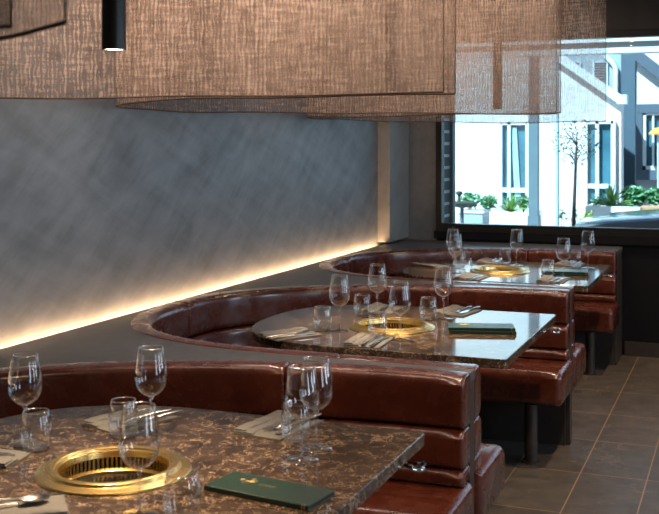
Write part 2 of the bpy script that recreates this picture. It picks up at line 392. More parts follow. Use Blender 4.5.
# ------------------------------------------------------------------ horseshoe outline shared by ledge, booths and drapes
PITCH = 2.055
YB = [2.265, 4.32, 6.375]
HW, RXU, XC, XE = 0.9975, 1.045, 1.10, 1.712
XCF = 1.60           # the far arm is a longer, flatter quarter ellipse
def ushape(n_exp=2.8, n_far=2.0, hw=HW, rx=RXU, xe0=XE, xe1=XE, nst=6, ncur=56):
    pts = []
    for k in range(nst):
        x = xe0 + (XC - xe0) * k / nst; pts.append((x, -hw))
    for k in range(ncur + 1):
        t = -PI / 2 - PI * k / ncur
        c, s_ = math.cos(t), math.sin(t)
        e_, xc, r_ = (n_exp, XC, rx) if s_ < 0 else (n_far, XCF, XCF - (XC - rx))
        x = xc + r_ * math.copysign(abs(c) ** (2 / e_), c); y = hw * math.copysign(abs(s_) ** (2 / e_), s_)
        if s_ > 0 and x > xe1 - 0.004: break
        pts.append((x, y))
    x0, y0 = pts[-1]
    ye = hw * math.sqrt(max(0, 1 - max(0, (XCF - xe1) / (XCF - XC + rx)) ** 2))
    m = max(1, int((xe1 - x0) / 0.04))
    for k in range(1, m + 1): pts.append((x0 + (xe1 - x0) * k / m, y0 + (ye - y0) * k / m))
    return [Vector((p[0], p[1])) for p in pts]
def inward(pts):
    out = []
    for i in range(len(pts)):
        d = (pts[min(i + 1, len(pts) - 1)] - pts[max(i - 1, 0)]).normalized()
        out.append(Vector((d.y, -d.x)))
    # the path runs right end -> apex -> right end; make the normal point to the booth's inside
    mid = len(pts) // 2
    if out[mid].x < 0: out = [-n for n in out]
    return out
def resample(pts, a, b, n):
    L = [0]
    for i in range(1, len(pts)): L.append(L[-1] + (pts[i] - pts[i - 1]).length)
    tot = L[-1]; res = []
    j = 0
    for k in range(n + 1):
        s = (a + (b - a) * k / n) * tot
        while j < len(L) - 2 and L[j + 1] < s: j += 1
        t = (s - L[j]) / max(1e-9, L[j + 1] - L[j]); res.append(pts[j].lerp(pts[j + 1], min(1, max(0, t))))
    return res, tot
U0 = ushape()
ULEN = sum((U0[i + 1] - U0[i]).length for i in range(len(U0) - 1))
def rrect(d0, d1, z0, z1, r, n=4, rb=0.006):
    p = []
    q = r
    for k_, (cx, cz, a0) in enumerate(((d1 - q, z0 + q, -PI / 2), (d1 - q, z1 - q, 0), (d0 + rb, z1 - rb, PI / 2), (d0 + rb, z0 + rb, PI))):
        r = q if k_ < 2 else rb
        for k in range(n + 1):
            t = a0 + PI / 2 * k / n; p.append((cx + r * math.cos(t), cz + r * math.sin(t)))
    return p
def sweep(a, b, prof, n=20, endr=0.02, puff=0.0):
    """sweep a profile of (distance in from the outline, height) along a stretch of the horseshoe, with rounded ends"""
    pts, tot = resample(U0, a, b, n)
    full, _ = resample(U0, 0, 1, 400)
    nf = inward(full)
    dm = sum(p[0] for p in prof) / len(prof); zm = sum(p[1] for p in prof) / len(prof)
    seg = (b - a) * tot
    stations = []
    for k in range(4):
        t = k / 4 * PI / 2; stations.append(((1 - math.sin(PI/2 - t)) * 0 + endr * (1 - math.cos(PI / 2 - t)) * 0 + endr * (1 - math.sin(t)), endr * (1 - math.cos(t))))
    ss = sorted([(endr * (1 - math.sin(k / 4 * PI / 2)), endr * (1 - math.cos(k / 4 * PI / 2))) for k in range(4)])
    ss = ss + [(endr + (seg - 2 * endr) * k / n, 0.0) for k in range(n + 1)] + [(seg - s, i) for s, i in reversed(ss)]
    rings = []
    for s, inset in ss:
        u = a + s / tot
        x = u * 400; i = min(399, int(x)); f = x - i
        p = full[i].lerp(full[i + 1], f); nn = nf[i].lerp(nf[i + 1], f).normalized()
        ring = []
        for d, z in prof:
            dd = d - dm; zz = z - zm; ld = max(1e-6, abs(dd)); lz = max(1e-6, abs(zz))
            hd = max(abs(q[0] - dm) for q in prof); hz = max(abs(q[1] - zm) for q in prof)
            d2 = dm + dd * (hd - inset) / hd; z2 = zm + zz * (hz - inset) / hz
            ring.append((p.x + nn.x * d2, p.y + nn.y * d2, z2))
        rings.append(ring)
    return MB().loft(rings)

# ------------------------------------------------------------------ the ledge behind the seats (one continuous top with panels)
LZ = 0.776
ledge = thing('stone_ledge', 'dark grey ledge running behind the seats under the lit wall', 'ledge')
lm = MB()
def ledge_cells(yb):
    inn = [Vector((min(p.x, XE - 0.021 + 0.001 * max(0, p.x - XE + 0.021)), p.y)) for p in U0]
    out = []
    for p in inn:
        if p.x >= XC - 1e-6: out.append(Vector((p.x, math.copysign(PITCH / 2, p.y))))
        else:
            t = math.atan2(p.y / HW, (p.x - XC) / RXU)
            c, s_ = math.cos(t), math.sin(t); k = 1 / max(abs(c) * 1.0, abs(s_))
            out.append(Vector((XC + (XC - 0.045) * c * k, PITCH / 2 * s_ * k)))
    n = len(inn)
    vs = [(p.x, p.y + yb, LZ) for p in inn] + [(p.x, p.y + yb, LZ) for p in out] + [(p.x, p.y + yb, LZ - 0.03) for p in inn] + [(p.x, p.y + yb, LZ - 0.03) for p in out]
    fs = []
    for i in range(n - 1):
        fs += [(i, i + 1, n + i + 1, n + i), (2 * n + i, 3 * n + i, 3 * n + i + 1, 2 * n + i + 1), (i, 2 * n + i, 2 * n + i + 1, i + 1)]
    for i in range(n - 1):
        p, q = out[i], out[i + 1]
        if abs(p.x - q.x) > 1e-4 and abs(p.y - q.y) > 1e-4:      # the outline turns the corner at the wall here
            o_ = len(vs); cx_, cy_ = min(p.x, q.x), math.copysign(PITCH / 2, p.y)
            vs += [(cx_, cy_ + yb, LZ), (cx_, cy_ + yb, LZ - 0.03)]
            fs += [(n + i, n + i + 1, o_), (3 * n + i, o_ + 1, 3 * n + i + 1)]
    fs += [(0, n, 3 * n, 2 * n), (n - 1, 3 * n - 1, 4 * n - 1, 2 * n - 1)]
    return vs, fs
for yb in YB: lm.add(*ledge_cells(yb))
YEND = YB[2] + PITCH / 2
lm.box(0.1, YEND, LZ - 0.03, XE - 0.02, FARY - 0.036, LZ)
lo = lm.build('ledge_top', LEDGE, ledge)
bmx = bmesh.new(); bmx.from_mesh(lo.data); bmesh.ops.remove_doubles(bmx, verts=bmx.verts, dist=0.0005); bmesh.ops.recalc_face_normals(bmx, faces=bmx.faces); bmx.to_mesh(lo.data); bmx.free()
for k in range(3):
    yd = YB[k] - PITCH / 2
    MB().box(0.9, yd - 0.028, 0, XE - 0.022, yd + 0.028, LZ - 0.03).build('divider_panel', PANEL, ledge, bevel=0.003)
MB().box(0.9, YEND - 0.028, 0, XE - 0.022, FARY - 0.036, LZ - 0.03).build('end_panel', PANEL, ledge, bevel=0.003)

# LED strip at the foot of the wall
led = thing('light_strip', 'warm glowing light strip where the ledge meets the slate wall', 'light')
MB().box(0.001, 0.99, LZ - 0.05, 0.0449, 7.28, LZ - 0.0321).build('light_shelf', PANEL, ledge)
MB().box(0.001, 1.0, LZ - 0.032, 0.044, 7.27, LZ - 0.028).build('channel', BLACKMETAL, led)
MB().box(0.018, 1.0, LZ - 0.028, 0.040, 7.27, LZ - 0.020).build('diffuser', LED, led)

# ------------------------------------------------------------------ booths
def fr_of(x_, side):
    """fraction along the outline where an arm reaches x"""
    L = 0
    for i in range(len(U0) - 1):
        p, q = U0[i], U0[i + 1]
        if (side < 0 and p.y < -0.5 and q.x <= x_) or (side > 0 and q.y > 0.5 and q.x >= x_): return L / ULEN
        L += (q - p).length
def make_booth(label, yb):
    b = thing('booth_seat', label, 'booth seat', (0, yb, 0), 0, 'horseshoe booth seats')
    PA = 0.020 / ULEN
    cuts = [0.0, fr_of(1.13, -1), 0.5, fr_of(1.13, 1), 1.0]
    up = rrect(0.0, 0.088, 0.613, 0.780, 0.030, 5)
    lo_ = rrect(0.0, 0.096, 0.490, 0.611, 0.026, 5)
    ro = rrect(0.0, 0.104, 0.436, 0.488, 0.022, 5)
    se = rrect(0.02, 0.385, 0.275, 0.438, 0.034, 5)
    for i in range(4):
        n = 8 if i in (0, 3) else 34
        sweep(max(PA, cuts[i]), min(1 - PA, cuts[i + 1]), up, n, 0.012).build('headrest_pad', LEATHER, b, S30 * 2)
        sweep(max(PA, cuts[i]), min(1 - PA, cuts[i + 1]), lo_, n, 0.012).build('backrest_pad', LEATHER, b, S30 * 2)
    sweep(PA, 1 - PA, ro, 80, 0.012).build('lumbar_roll', LEATHER, b, S30 * 2)
    for i in range(4):
        n = 8 if i in (0, 3) else 34
        sweep(cuts[i], cuts[i + 1], se, n, 0.03 if i in (0, 3) else 0.012).build('seat_cushion', LEATHER, b, S30 * 2)
    sweep(0.010, 0.990, [(0.001, 0.0), (0.018, 0.0), (0.018, 0.74), (0.001, 0.74)], 80, 0.0001).build('back_shell', PANEL, b)
    for sy in (-1, 1):
        MB().lathe([(0, 0), (0.042, 0), (0.042, 0.006), (0.03, 0.010), (0.03, 0.276), (0, 0.276)], 24, 1.56, sy * (HW - 0.345), 0).build('support_leg', PANEL, b, S30)
        MB().lathe([(0, 0), (0.042, 0), (0.042, 0.006), (0.03, 0.010), (0.03, 0.276), (0, 0.276)], 24, 0.95, sy * (HW - 0.345), 0).build('support_leg', PANEL, b, S30)
    MB().lathe([(0, 0), (0.042, 0), (0.042, 0.006), (0.03, 0.010), (0.03, 0.276), (0, 0.276)], 24, 0.37, 0, 0).build('support_leg', PANEL, b, S30)
    return b
booth = make_booth('oxblood leather horseshoe booth seat around the nearest marble table', YB[0])
dup(booth, 'oxblood leather horseshoe booth seat around the middle marble table with two menus', (0, YB[1], 0))
dup(booth, 'oxblood leather horseshoe booth seat around the farthest table below the window', (0, YB[2], 0))

# ------------------------------------------------------------------ tables with a hole for the grill
YT = [2.115, 4.165, 6.222]
TZ = 0.75
GX, GY, GR = 1.15, -0.05, 0.146
def table_outline():
    p = []
    n = 2.55; rx, ry, xc = 0.556, 0.5275, 1.13
    xr = 1.725; r = 0.012
    for cx, cy, a0 in ((xr - r, -ry + r, -PI / 2), (xr - r, ry - r, 0)):
        for k in range(5):
            t = a0 + PI / 2 * k / 4; p.append((cx + r * math.cos(t), cy + r * math.sin(t)))
    for k in range(65):
        t = PI / 2 + PI * k / 64
        c, s_ = math.cos(t), math.sin(t)
        p.append((xc + rx * math.copysign(abs(c) ** (2 / n), c), ry * math.copysign(abs(s_) ** (2 / n), s_)))
    return p
def make_tabletop(parent):
    bm = bmesh.new()
    outl = table_outline(); th = 0.034; bev = 0.0025
    def ring(pts, z, ins=0.0, cx=1.15, cy=0.0):
        res = []
        for x, y in pts:
            d = Vector((x - cx, y - cy)); l = d.length
            q = d * ((l - ins) / l); res.append(bm.verts.new((cx + q.x, cy + q.y, z)))
        return res
    hole = [(GX + GR * math.cos(2 * PI * k / 72), GY + GR * math.sin(2 * PI * k / 72)) for k in range(72)]
    rings = [ring(outl, TZ, bev), ring(outl, TZ - bev), ring(outl, TZ - th + bev), ring(outl, TZ - th, bev)]
    h0 = [bm.verts.new((x, y, TZ)) for x, y in hole]; h1 = [bm.verts.new((x, y, TZ - th)) for x, y in hole]
    def band(a, b):
        n = len(a)
        for i in range(n): bm.faces.new((a[i], a[(i + 1) % n], b[(i + 1) % n], b[i]))
    for i in range(3): band(rings[i], rings[i + 1])
    band(h0, h1)
    def loopedges(vs): return [bm.edges.get((vs[i], vs[(i + 1) % len(vs)])) for i in range(len(vs))]
    bmesh.ops.triangle_fill(bm, edges=loopedges(rings[0]) + loopedges(h0), use_beauty=True)
    bmesh.ops.triangle_fill(bm, edges=loopedges(rings[3]) + loopedges(h1), use_beauty=True)
    bmesh.ops.recalc_face_normals(bm, faces=bm.faces)
    me = bpy.data.meshes.new('tabletop'); bm.to_mesh(me); bm.free(); me.materials.append(MARBLE)
    o = bpy.data.objects.new('tabletop', me); C.objects.link(o); o.parent = parent
    return o
def make_table(label, yt):
    t = thing('dining_table', label, 'table', (0, yt, 0), 0, 'marble tables with grills')
    make_tabletop(t)
    for x in (0.86, 1.42):
        pd = MB().box(x - 0.03, -0.24, 0.02, x + 0.03, 0.22, TZ - 0.036).build('pedestal', BLACK, t, bevel=0.004)
        MB().box(x - 0.06, -0.27, 0.0, x + 0.06, 0.25, 0.02).build('foot_plate', BLACK, pd, bevel=0.003)
    hk = MB().lathe([(0, -0.006), (0.017, -0.006), (0.017, 0), (0, 0)], 20, 1.70, 0.40, TZ - 0.035)
    hk.tube([(1.70, 0.40, TZ - 0.042), (1.715, 0.40, TZ - 0.052), (1.735, 0.40, TZ - 0.056), (1.752, 0.40, TZ - 0.050), (1.760, 0.40, TZ - 0.040)], [0.006, 0.0065, 0.0065, 0.006, 0.007], 12)
    hk.tube([(1.735, 0.376, TZ - 0.052), (1.752, 0.388, TZ - 0.056), (1.758, 0.40, TZ - 0.057), (1.752, 0.412, TZ - 0.056), (1.735, 0.424, TZ - 0.052)], 0.005, 10)
    h = hk.build('bag_hook', CHROME, t, S30 * 2); h['label'] = 'chrome bag hook under the table edge'
    return t
table = make_table('nearest dark brown marble table with brass grill ring and single green menu', YT[0])
dup(table, 'middle dark marble table with rounded left end and two stacked menus', (0, YT[1], 0))
dup(table, 'farthest dark marble table below the window reflecting the daylight', (0, YT[2], 0))

def make_grill(label, yt):
    g = thing('table_grill', label, 'grill', (GX, yt + GY, TZ), 0, 'round brass table grills')
    pr = [(0.132, -0.030), (0.132, 0.011), (0.134, 0.0155), (0.139, 0.0185), (0.146, 0.0185), (0.151, 0.016), (0.1535, 0.0105), (0.158, 0.0085), (0.168, 0.0075), (0.176, 0.005), (0.178, 0.0015), (0.176, 0.0005), (0.1395, 0.0005), (0.1385, -0.030), (0.132, -0.030)]
    MB().lathe(pr, 96).build('flange', BRASS, g, S30)
    # the slotted collar inside: top ring, bottom ring and the bars between the slots
    cl = MB().lathe([(0.1315, -0.004), (0.1315, 0.012), (0.126, 0.010), (0.124, -0.004), (0.1315, -0.004)], 96)
    cl.lathe([(0.1315, -0.060), (0.1315, -0.030), (0.1255, -0.031), (0.1185, -0.036), (0.1185, -0.060), (0.1315, -0.060)], 96)
    nb = 72
    for k in range(nb):
        t = 2 * PI * k / nb; w = 0.0029
        u = Vector((math.cos(t), math.sin(t))); v = Vector((-u.y, u.x))
        q = [u * 0.1255 - v * w, u * 0.1255 + v * w, u * 0.129 + v * w, u * 0.129 - v * w]
        cl.loft([[(p.x, p.y, -0.033) for p in q], [(p.x, p.y, -0.002) for p in q]])
    sc_ = cl.build('slotted_collar', BRASS, g, S30)
    MB().lathe([(0.1302, -0.031), (0.1302, -0.003), (0.1312, -0.003), (0.1312, -0.031), (0.1302, -0.031)], 72).build('inner_sleeve', BLACKPLATE, sc_, S30)
    MB().lathe([(0, -0.040), (0.02, -0.038), (0.100, -0.039), (0.1183, -0.042), (0.1183, -0.058), (0, -0.058)], 64).build('grill_plate', BLACKPLATE, g, S30)
    return g
grill = make_grill('round brass grill ring sunk into the nearest table', YT[0])
dup(grill, 'round brass grill ring sunk into the middle table', (GX, YT[1] + GY, TZ))
dup(grill, 'round brass grill ring sunk into the farthest table', (GX - 0.03, YT[2] + GY, TZ))
# the third table's hole is where the ring is: keep both together
for o in scene.objects:
    if o.get('label') == 'round brass grill ring sunk into the farthest table': o.location.x = GX

# ------------------------------------------------------------------ glassware
def make_wine():
    w = thing('wine_glass', '', 'wine glass', (0, 0, 0))
    bowl = [(0.0, 0.0955), (0.008, 0.0965), (0.020, 0.1015), (0.032, 0.112), (0.0395, 0.126), (0.0425, 0.142), (0.0415, 0.160), (0.0385, 0.182), (0.0350, 0.204), (0.0318, 0.2225)]
    inner = [(0.0303, 0.2225), (0.0335, 0.204), (0.0370, 0.182), (0.0400, 0.160), (0.0410, 0.142), (0.0380, 0.127), (0.0308, 0.1135), (0.019, 0.1035), (0.008, 0.099), (0.0, 0.0985)]
    MB().lathe(bowl + [(0.0311, 0.2232)] + inner, 40).build('bowl', GLASS, w, PI)
    MB().lathe([(0.0311 + 0.0013 * math.cos(2 * PI * k / 8), 0.2228 + 0.0011 * math.sin(2 * PI * k / 8)) for k in range(9)], 40).build('rim', RIMGLASS, w, PI)
    MB().lathe([(0.0034, 0.006), (0.0030, 0.03), (0.0030, 0.07), (0.0040, 0.086), (0.0075, 0.0945), (0.0, 0.0953)], 16).build('stem', FOOTGLASS, w, PI)
    MB().lathe([(0.0, 0.0), (0.037, 0.0), (0.0395, 0.0012), (0.0385, 0.0024), (0.020, 0.0042), (0.008, 0.0065), (0.0036, 0.0115), (0.0, 0.0115)], 40).build('foot', FOOTGLASS, w, S30 * 1.5)
    return w
def make_tumbler():
    w = thing('water_tumbler', '', 'tumbler', (0, 0, 0))
    prof = [(0.0, 0.0005), (0.024, 0.0005), (0.0295, 0.003), (0.0345, 0.014), (0.0378, 0.030), (0.0388, 0.046), (0.0375, 0.064), (0.0345, 0.082), (0.0312, 0.0955), (0.0306, 0.0962), (0.0300, 0.0955), (0.0332, 0.082), (0.0362, 0.064), (0.0374, 0.046), (0.0363, 0.031), (0.0325, 0.017), (0.026, 0.0095), (0.0, 0.0085)]
    MB().lathe(prof, 40).build('glass_wall', GLASS, w, S30 * 1.6)
    MB().lathe([(0.0306 + 0.0013 * math.cos(2 * PI * k / 8), 0.0958 + 0.0011 * math.sin(2 * PI * k / 8)) for k in range(9)], 40).build('rim', RIMGLASS, w, PI)
    MB().lathe([(0.0, 0.0012), (0.0235, 0.0012), (0.029, 0.0035), (0.0325, 0.012), (0.026, 0.0090), (0.0, 0.0080)], 32).build('glass_base', FOOTGLASS, w, S30 * 1.6)
    return w
wine_spots = [
    (25, 443.5, 'wine glass at far left of the nearest table, behind the left tumbler'),
    (151, 433, 'wine glass at back of the nearest table, behind the grill'),
    (139.5, 516, 'closest wine glass, seen against the brass ring of the nearest table'),
    (316, 449, 'taller-looking rear glass of the overlapping wine glass pair on nearest table'),
    (302, 460.4, 'front glass of the overlapping wine glass pair beside the single menu'),
    (339.5, 330.4, 'wine glass left of the grill on the middle table'),
    (377.5, 315, 'wine glass behind the grill on the middle table, at its back edge'),
    (399.8, 339.5, 'wine glass in front of the brass ring on the middle table'),
    (443.5, 319, 'wine glass left of the stacked menus on the middle table'),
    (452.9, 265, 'rear glass of the overlapping wine glass pair on the farthest table'),
    (455.5, 273, 'front glass of the overlapping wine glass pair on the farthest table'),
    (516.7, 265.5, 'wine glass behind the right edge of the farthest grill'),
    (563.5, 278, 'wine glass in front of the menus on the farthest table'),
    (588, 268, 'wine glass nearest the right back corner of the farthest table')]
w0 = make_wine()
for i, (px, py, lab) in enumerate(wine_spots):
    x, y = at(px, py, TZ)
    if i == 0: w0.location = (x, y, TZ); w0['label'] = lab; w0['group'] = 'wine glasses on the tables'
    else: dup(w0, lab, (x, y, TZ), random.uniform(0, 6))
tumbler_spots = [
    (36, 450, 'tumbler at far left of the nearest table in front of a wine glass'),
    (123.5, 437, 'tumbler at the back of the nearest table, in front of a napkin'),
    (182, 521, 'closest tumbler, right of the closest wine glass at the bottom edge'),
    (296, 441, 'tumbler hidden behind the overlapping wine glasses on the nearest table'),
    (322.5, 330.3, 'tumbler left of the grill on the middle table beside a napkin'),
    (362.3, 316.5, 'tumbler behind the brass ring on the middle table'),
    (377.5, 336.3, 'tumbler in front of the brass ring on the middle table'),
    (428.5, 320, 'tumbler right of the grill on the middle table'),
    (459.5, 267.5, 'tumbler just behind the overlapping wine glasses on the farthest table'),
    (465.7, 275, 'tumbler in front of the left side of the farthest grill'),
    (505, 264, 'tumbler behind the farthest brass ring'),
    (548, 277, 'tumbler in front of the menus on the farthest table'),
    (575.5, 267.5, 'tumbler between the two right wine glasses of the farthest table')]
t0 = make_tumbler()
for i, (px, py, lab) in enumerate(tumbler_spots):
    x, y = at(px, py, TZ)
    if i == 0: t0.location = (x, y, TZ); t0['label'] = lab; t0['group'] = 'water tumblers on the tables'
    else: dup(t0, lab, (x, y, TZ), random.uniform(0, 6))

# ------------------------------------------------------------------ napkins and cutlery
def soft_slab(x0, y0, x1, y1, z0, t, nx=10, ny=14, wob=0.0012, seed=1):
    rnd = random.Random(seed); ph = [rnd.uniform(0, 6) for _ in range(4)]
    def top(x, y):
        return wob * (math.sin(x * 60 + ph[0]) * math.cos(y * 38 + ph[1]) + 0.5 * math.sin(y * 90 + ph[2]))
    vs = []; fs = []
    def edge(u): return min(1.0, math.sqrt(max(0, 1 - (1 - min(1, u / 0.06)) ** 2)) if u < 0.06 else 1.0)
    for j in range(ny + 1):
        for i in range(nx + 1):
            u, v = i / nx, j / ny
            x = x0 + (x1 - x0) * u; y = y0 + (y1 - y0) * v
            e = 1.0 if 0 < i < nx and 0 < j < ny else 0.35
            vs.append((x, y, z0 + t * e + max(-0.3 * t, top(x, y)) * e))
    nb = len(vs)
    for j in range(ny + 1):
        for i in range(nx + 1):
            vs.append((x0 + (x1 - x0) * i / nx, y0 + (y1 - y0) * j / ny, z0))
    W_ = nx + 1
    for j in range(ny):
        for i in range(nx):
            a = j * W_ + i; fs.append((a, a + 1, a + W_ + 1, a + W_)); fs.append((nb + a, nb + a + W_, nb + a + W_ + 1, nb + a + 1))
    for i in range(nx): fs.append((i, nb + i, nb + i + 1, i + 1)); a = ny * W_ + i; fs.append((a, a + 1, nb + a + 1, nb + a))
    for j in range(ny): a = j * W_; fs.append((a, a + W_, nb + a + W_, nb + a)); a = j * W_ + nx; fs.append((a, nb + a, nb + a + W_, a + W_))
    return MB().add(vs, fs)
def make_napkin():
    n = thing('folded_napkin', '', 'napkin', (0, 0, 0))
    soft_slab(-0.070, -0.112, 0.070, 0.112, 0, 0.0065, wob=0.002, seed=3).build('lower_fold', LINEN, n, S30 * 2)
    soft_slab(-0.071, -0.111, -0.012, 0.110, 0.0055, 0.007, 6, 14, 0.002, seed=5).build('upper_fold', LINEN, n, S30 * 2)
    soft_slab(-0.072, -0.109, -0.036, 0.109, 0.0115, 0.005, 5, 14, 0.0015, seed=8).build('top_fold', LINEN, n, S30 * 2)
    MB().box(0.0702, -0.111, 0.0004, 0.0715, 0.111, 0.0045).box(-0.070, -0.1135, 0.0004, 0.070, -0.1122, 0.0045).build('hem', HEM, n)
    return n
def blade_ring(y, w, t, z): return [(-w / 2, y, z), (-w / 4, y, z - t * 0.3), (w / 4, y, z - t * 0.3), (w / 2, y, z), (w / 4, y, z + t), (-w / 4, y, z + t)]
def handle_mb(y0, y1, w0_, w1_):
    rs = []
    for k in range(9):
        u = k / 8; w = w0_ + (w1_ - w0_) * u ** 1.4
        if k == 8: w *= 0.6
        rs.append(blade_ring(y0 + (y1 - y0) * u, w, 0.0026, 0.0016 + 0.0035 * math.sin(PI * u) * 0.5))
    return MB().loft(rs)
def make_fork():
    f = thing('fork', '', 'fork', (0, 0, 0))
    handle_mb(-0.025, 0.115, 0.006, 0.014).build('handle', STEEL, f, S30 * 2)
    h = MB().loft([blade_ring(-0.024, 0.006, 0.002, 0.002), blade_ring(-0.035, 0.012, 0.002, 0.0015), blade_ring(-0.048, 0.023, 0.002, 0.001), blade_ring(-0.058, 0.024, 0.002, 0.001)])
    for k in range(4):
        x = -0.0098 + k * 0.00653
        h.loft([[(x + a * 0.0018, -0.057, 0.0012 + b * 0.0018) for a, b in ((-1, 0), (1, 0), (1, 1), (-1, 1))], [(x + a * 0.0017, -0.082, 0.0035 + b * 0.0016) for a, b in ((-1, 0), (1, 0), (1, 1), (-1, 1))], [(x + a * 0.0008, -0.095, 0.0075 + b * 0.001) for a, b in ((-1, 0), (1, 0), (1, 1), (-1, 1))]])
    h.build('tines', STEEL, f, S30 * 2)
    return f
def make_knife():
    f = thing('table_knife', '', 'knife', (0, 0, 0))
    handle_mb(0.0, 0.118, 0.011, 0.017).build('handle', STEEL, f, S30 * 2)
    rs = []
    for y, w, off in ((0.001, 0.009, 0), (-0.01, 0.014, 0.001), (-0.05, 0.019, 0.0015), (-0.085, 0.018, 0.001), (-0.102, 0.011, -0.002), (-0.108, 0.003, -0.005)):
        rs.append([(off - w / 2, y, 0.0012), (off + w / 2, y, 0.0006), (off + w / 2, y, 0.0016), (off - w / 2, y, 0.0030)])
    MB().loft(rs).build('blade', STEEL, f, S30)
    return f
def make_spoon():
    f = thing('spoon', '', 'spoon', (0, 0, 0))
    handle_mb(-0.03, 0.11, 0.006, 0.014).build('handle', STEEL, f, S30 * 2)
    n, m = 20, 7; vs = []; fs = []
    for sgn, dz in ((1, 0), (1, 0.0014)):
        for j in range(m + 1):
            r = j / m
            for k in range(n):
                t = 2 * PI * k / n
                vs.append((0.019 * r * math.cos(t), -0.060 + 0.032 * r * math.sin(t), 0.0008 + 0.0085 * r ** 2.2 + dz))
    q = n * (m + 1)
    for s_ in (0, q):
        for j in range(m):
            for k in range(n):
                k2 = (k + 1) % n; fs.append((s_ + j * n + k, s_ + j * n + k2, s_ + (j + 1) * n + k2, s_ + (j + 1) * n + k))
    for k in range(n):
        k2 = (k + 1) % n; fs.append((m * n + k, m * n + k2, q + m * n + k2, q + m * n + k))
    MB().add(vs, fs).build('bowl', STEEL, f, S30 * 2)
    return f
NAP, FORK, KNIFE, SPOON = make_napkin(), make_fork(), make_knife(), make_spoon()
# (centre x, centre y, direction of the handles, mirrored fold, phrase)
def ctr(px, py): return at(px, py, TZ + 0.004)
settings = [
    (ctr(-22, 456), 100, 1, 'at the left end of the nearest table', 'k'),
    (ctr(132, 420), -18, 1, 'behind the grill of the nearest table', 'fk'),
    ((1.352, 2.545), -8, 1, 'beside the paired glasses of the nearest table', 'fk'),
    (ctr(10, 510), 130, 1, 'at the bottom left corner of the nearest table', 'sf'),
    ((0.842, 3.785), 149, -1, 'at the rounded left end of the middle table', 'fk'),
    ((1.172, 3.775), 183, -1, 'in front of the grill on the middle table', 'fk'),
    (ctr(383, 309), 2, 1, 'behind the grill on the middle table', 'k'),
    ((1.305, 4.590), -8, 1, 'behind the menus on the middle table', 'fk'),
    (ctr(430, 265.3), 60, 1, 'at the rounded left end of the farthest table', 'k'),
    ((1.07, 5.815), 175, -1, 'in front of the grill on the farthest table', 'fk'),
    (ctr(491, 261.3), 0, 1, 'behind the grill on the farthest table', 'fk'),
    (ctr(553, 280), 178, -1, 'in front of the menus on the farthest table', 'fk'),
    (ctr(570, 264), -4, 1, 'behind the menus on the farthest table', 'fk')]
used = {}
def place(proto, key, lab, loc, rz, group):
    if key not in used:
        used[key] = 1; proto.location = loc; proto.rotation_euler = (0, 0, rz); proto['label'] = lab; proto['group'] = group
        return proto
    return dup(proto, lab, loc, rz, group)
for (cxy, deg, mir, ph, kinds) in settings:
    rz = math.radians(deg)
    n = place(NAP, 'n', 'grey folded cloth napkin ' + ph, (cxy[0], cxy[1], TZ + 0.0002), rz, 'napkins on the tables')
    if mir < 0: n.scale = (-1, 1, 1)
    for j, k in enumerate(kinds):
        off = (0.012 + 0.034 * j) * mir
        lx, ly = off, 0.012 + 0.008 * j
        wx = cxy[0] + lx * math.cos(rz) - ly * math.sin(rz); wy = cxy[1] + lx * math.sin(rz) + ly * math.cos(rz)
        loc = (wx, wy, TZ + 0.0090)
        r2 = rz + random.uniform(-0.06, 0.06)
        if k == 'f': place(FORK, 'f', 'stainless steel fork on the napkin ' + ph, loc, r2, 'forks on the napkins')
        if k == 'k': place(KNIFE, 'k', 'stainless steel knife on the napkin ' + ph, loc, r2, 'knives on the napkins')
        if k == 's': place(SPOON, 's', 'stainless steel spoon on the napkin ' + ph, loc, r2, 'spoons on the napkins')

# ------------------------------------------------------------------ menus
def make_menu():
    m = thing('menu', '', 'menu', (0, 0, 0))
    L, W_ = 0.132, 0.056
    MB().box(-L, -W_, 0.0, L, W_, 0.0022).build('back_cover', MENU, m, bevel=0.0008)
    MB().box(-L + 0.003, -W_ + 0.002, 0.0022, L - 0.002, W_ - 0.002, 0.0085).build('pages', PAGES, m)
    fc = MB().box(-L, -W_, 0.0085, L, W_, 0.011).build('front_cover', MENU, m, bevel=0.0008)
    sp_ = MB().box(-L, -W_ - 0.0022, 0.0003, L, -W_, 0.0107).build('spine', MENU, m, bevel=0.001)
    for x in (L - 0.016, L - 0.010): MB().box(x, -W_ - 0.0027, 0.0, x + 0.0016, -W_ + 0.001, 0.0114).build('corner_clip', GOLD, sp_)
    e = MB()
    z = 0.0111
    # the gold emblem: a small round head over a long low curl, and a line of tiny lettering under it
    e.lathe([(0, 0.0), (0.0052, 0.0), (0.0052, 0.0006), (0, 0.0006)], 20, -0.060, 0.030, z)
    e.lathe([(0.0062, 0.0), (0.0085, 0.0), (0.0085, 0.0006), (0.0062, 0.0006), (0.0062, 0.0)], 24, -0.053, 0.018, z)
    e.tube([(-0.050, 0.016, z), (-0.058, 0.010, z), (-0.069, 0.011, z), (-0.078, 0.017, z), (-0.086, 0.014, z)], [0.0022, 0.0026, 0.0022, 0.0022, 0.001], 6)
    e.build('gold_emblem', GOLD, fc)
    t = MB()
    x = -0.030
    widths = [4, 3, 4, 2, 4, 3, 4, 4]
    for w in widths:
        w_ = w * 0.0011
        y0, y1 = 0.000, 0.010
        t.box(x, y0, z, x + 0.0008, y1, z + 0.0004)
        t.box(x + w_ - 0.0008, y0, z, x + w_, y1, z + 0.0004)
        t.box(x, y1 - 0.0012, z, x + w_, y1, z + 0.0004)
        x += w_ + 0.0013
    t.build('gold_lettering', GOLD, fc)
    return m
menu = make_menu()
menu.location = (1.548, 2.058, TZ + 0.0005); menu.rotation_euler = (0, 0, math.radians(-8.5)); menu['label'] = 'dark green menu with gold emblem lying alone on the nearest table'; menu['group'] = 'green menus'
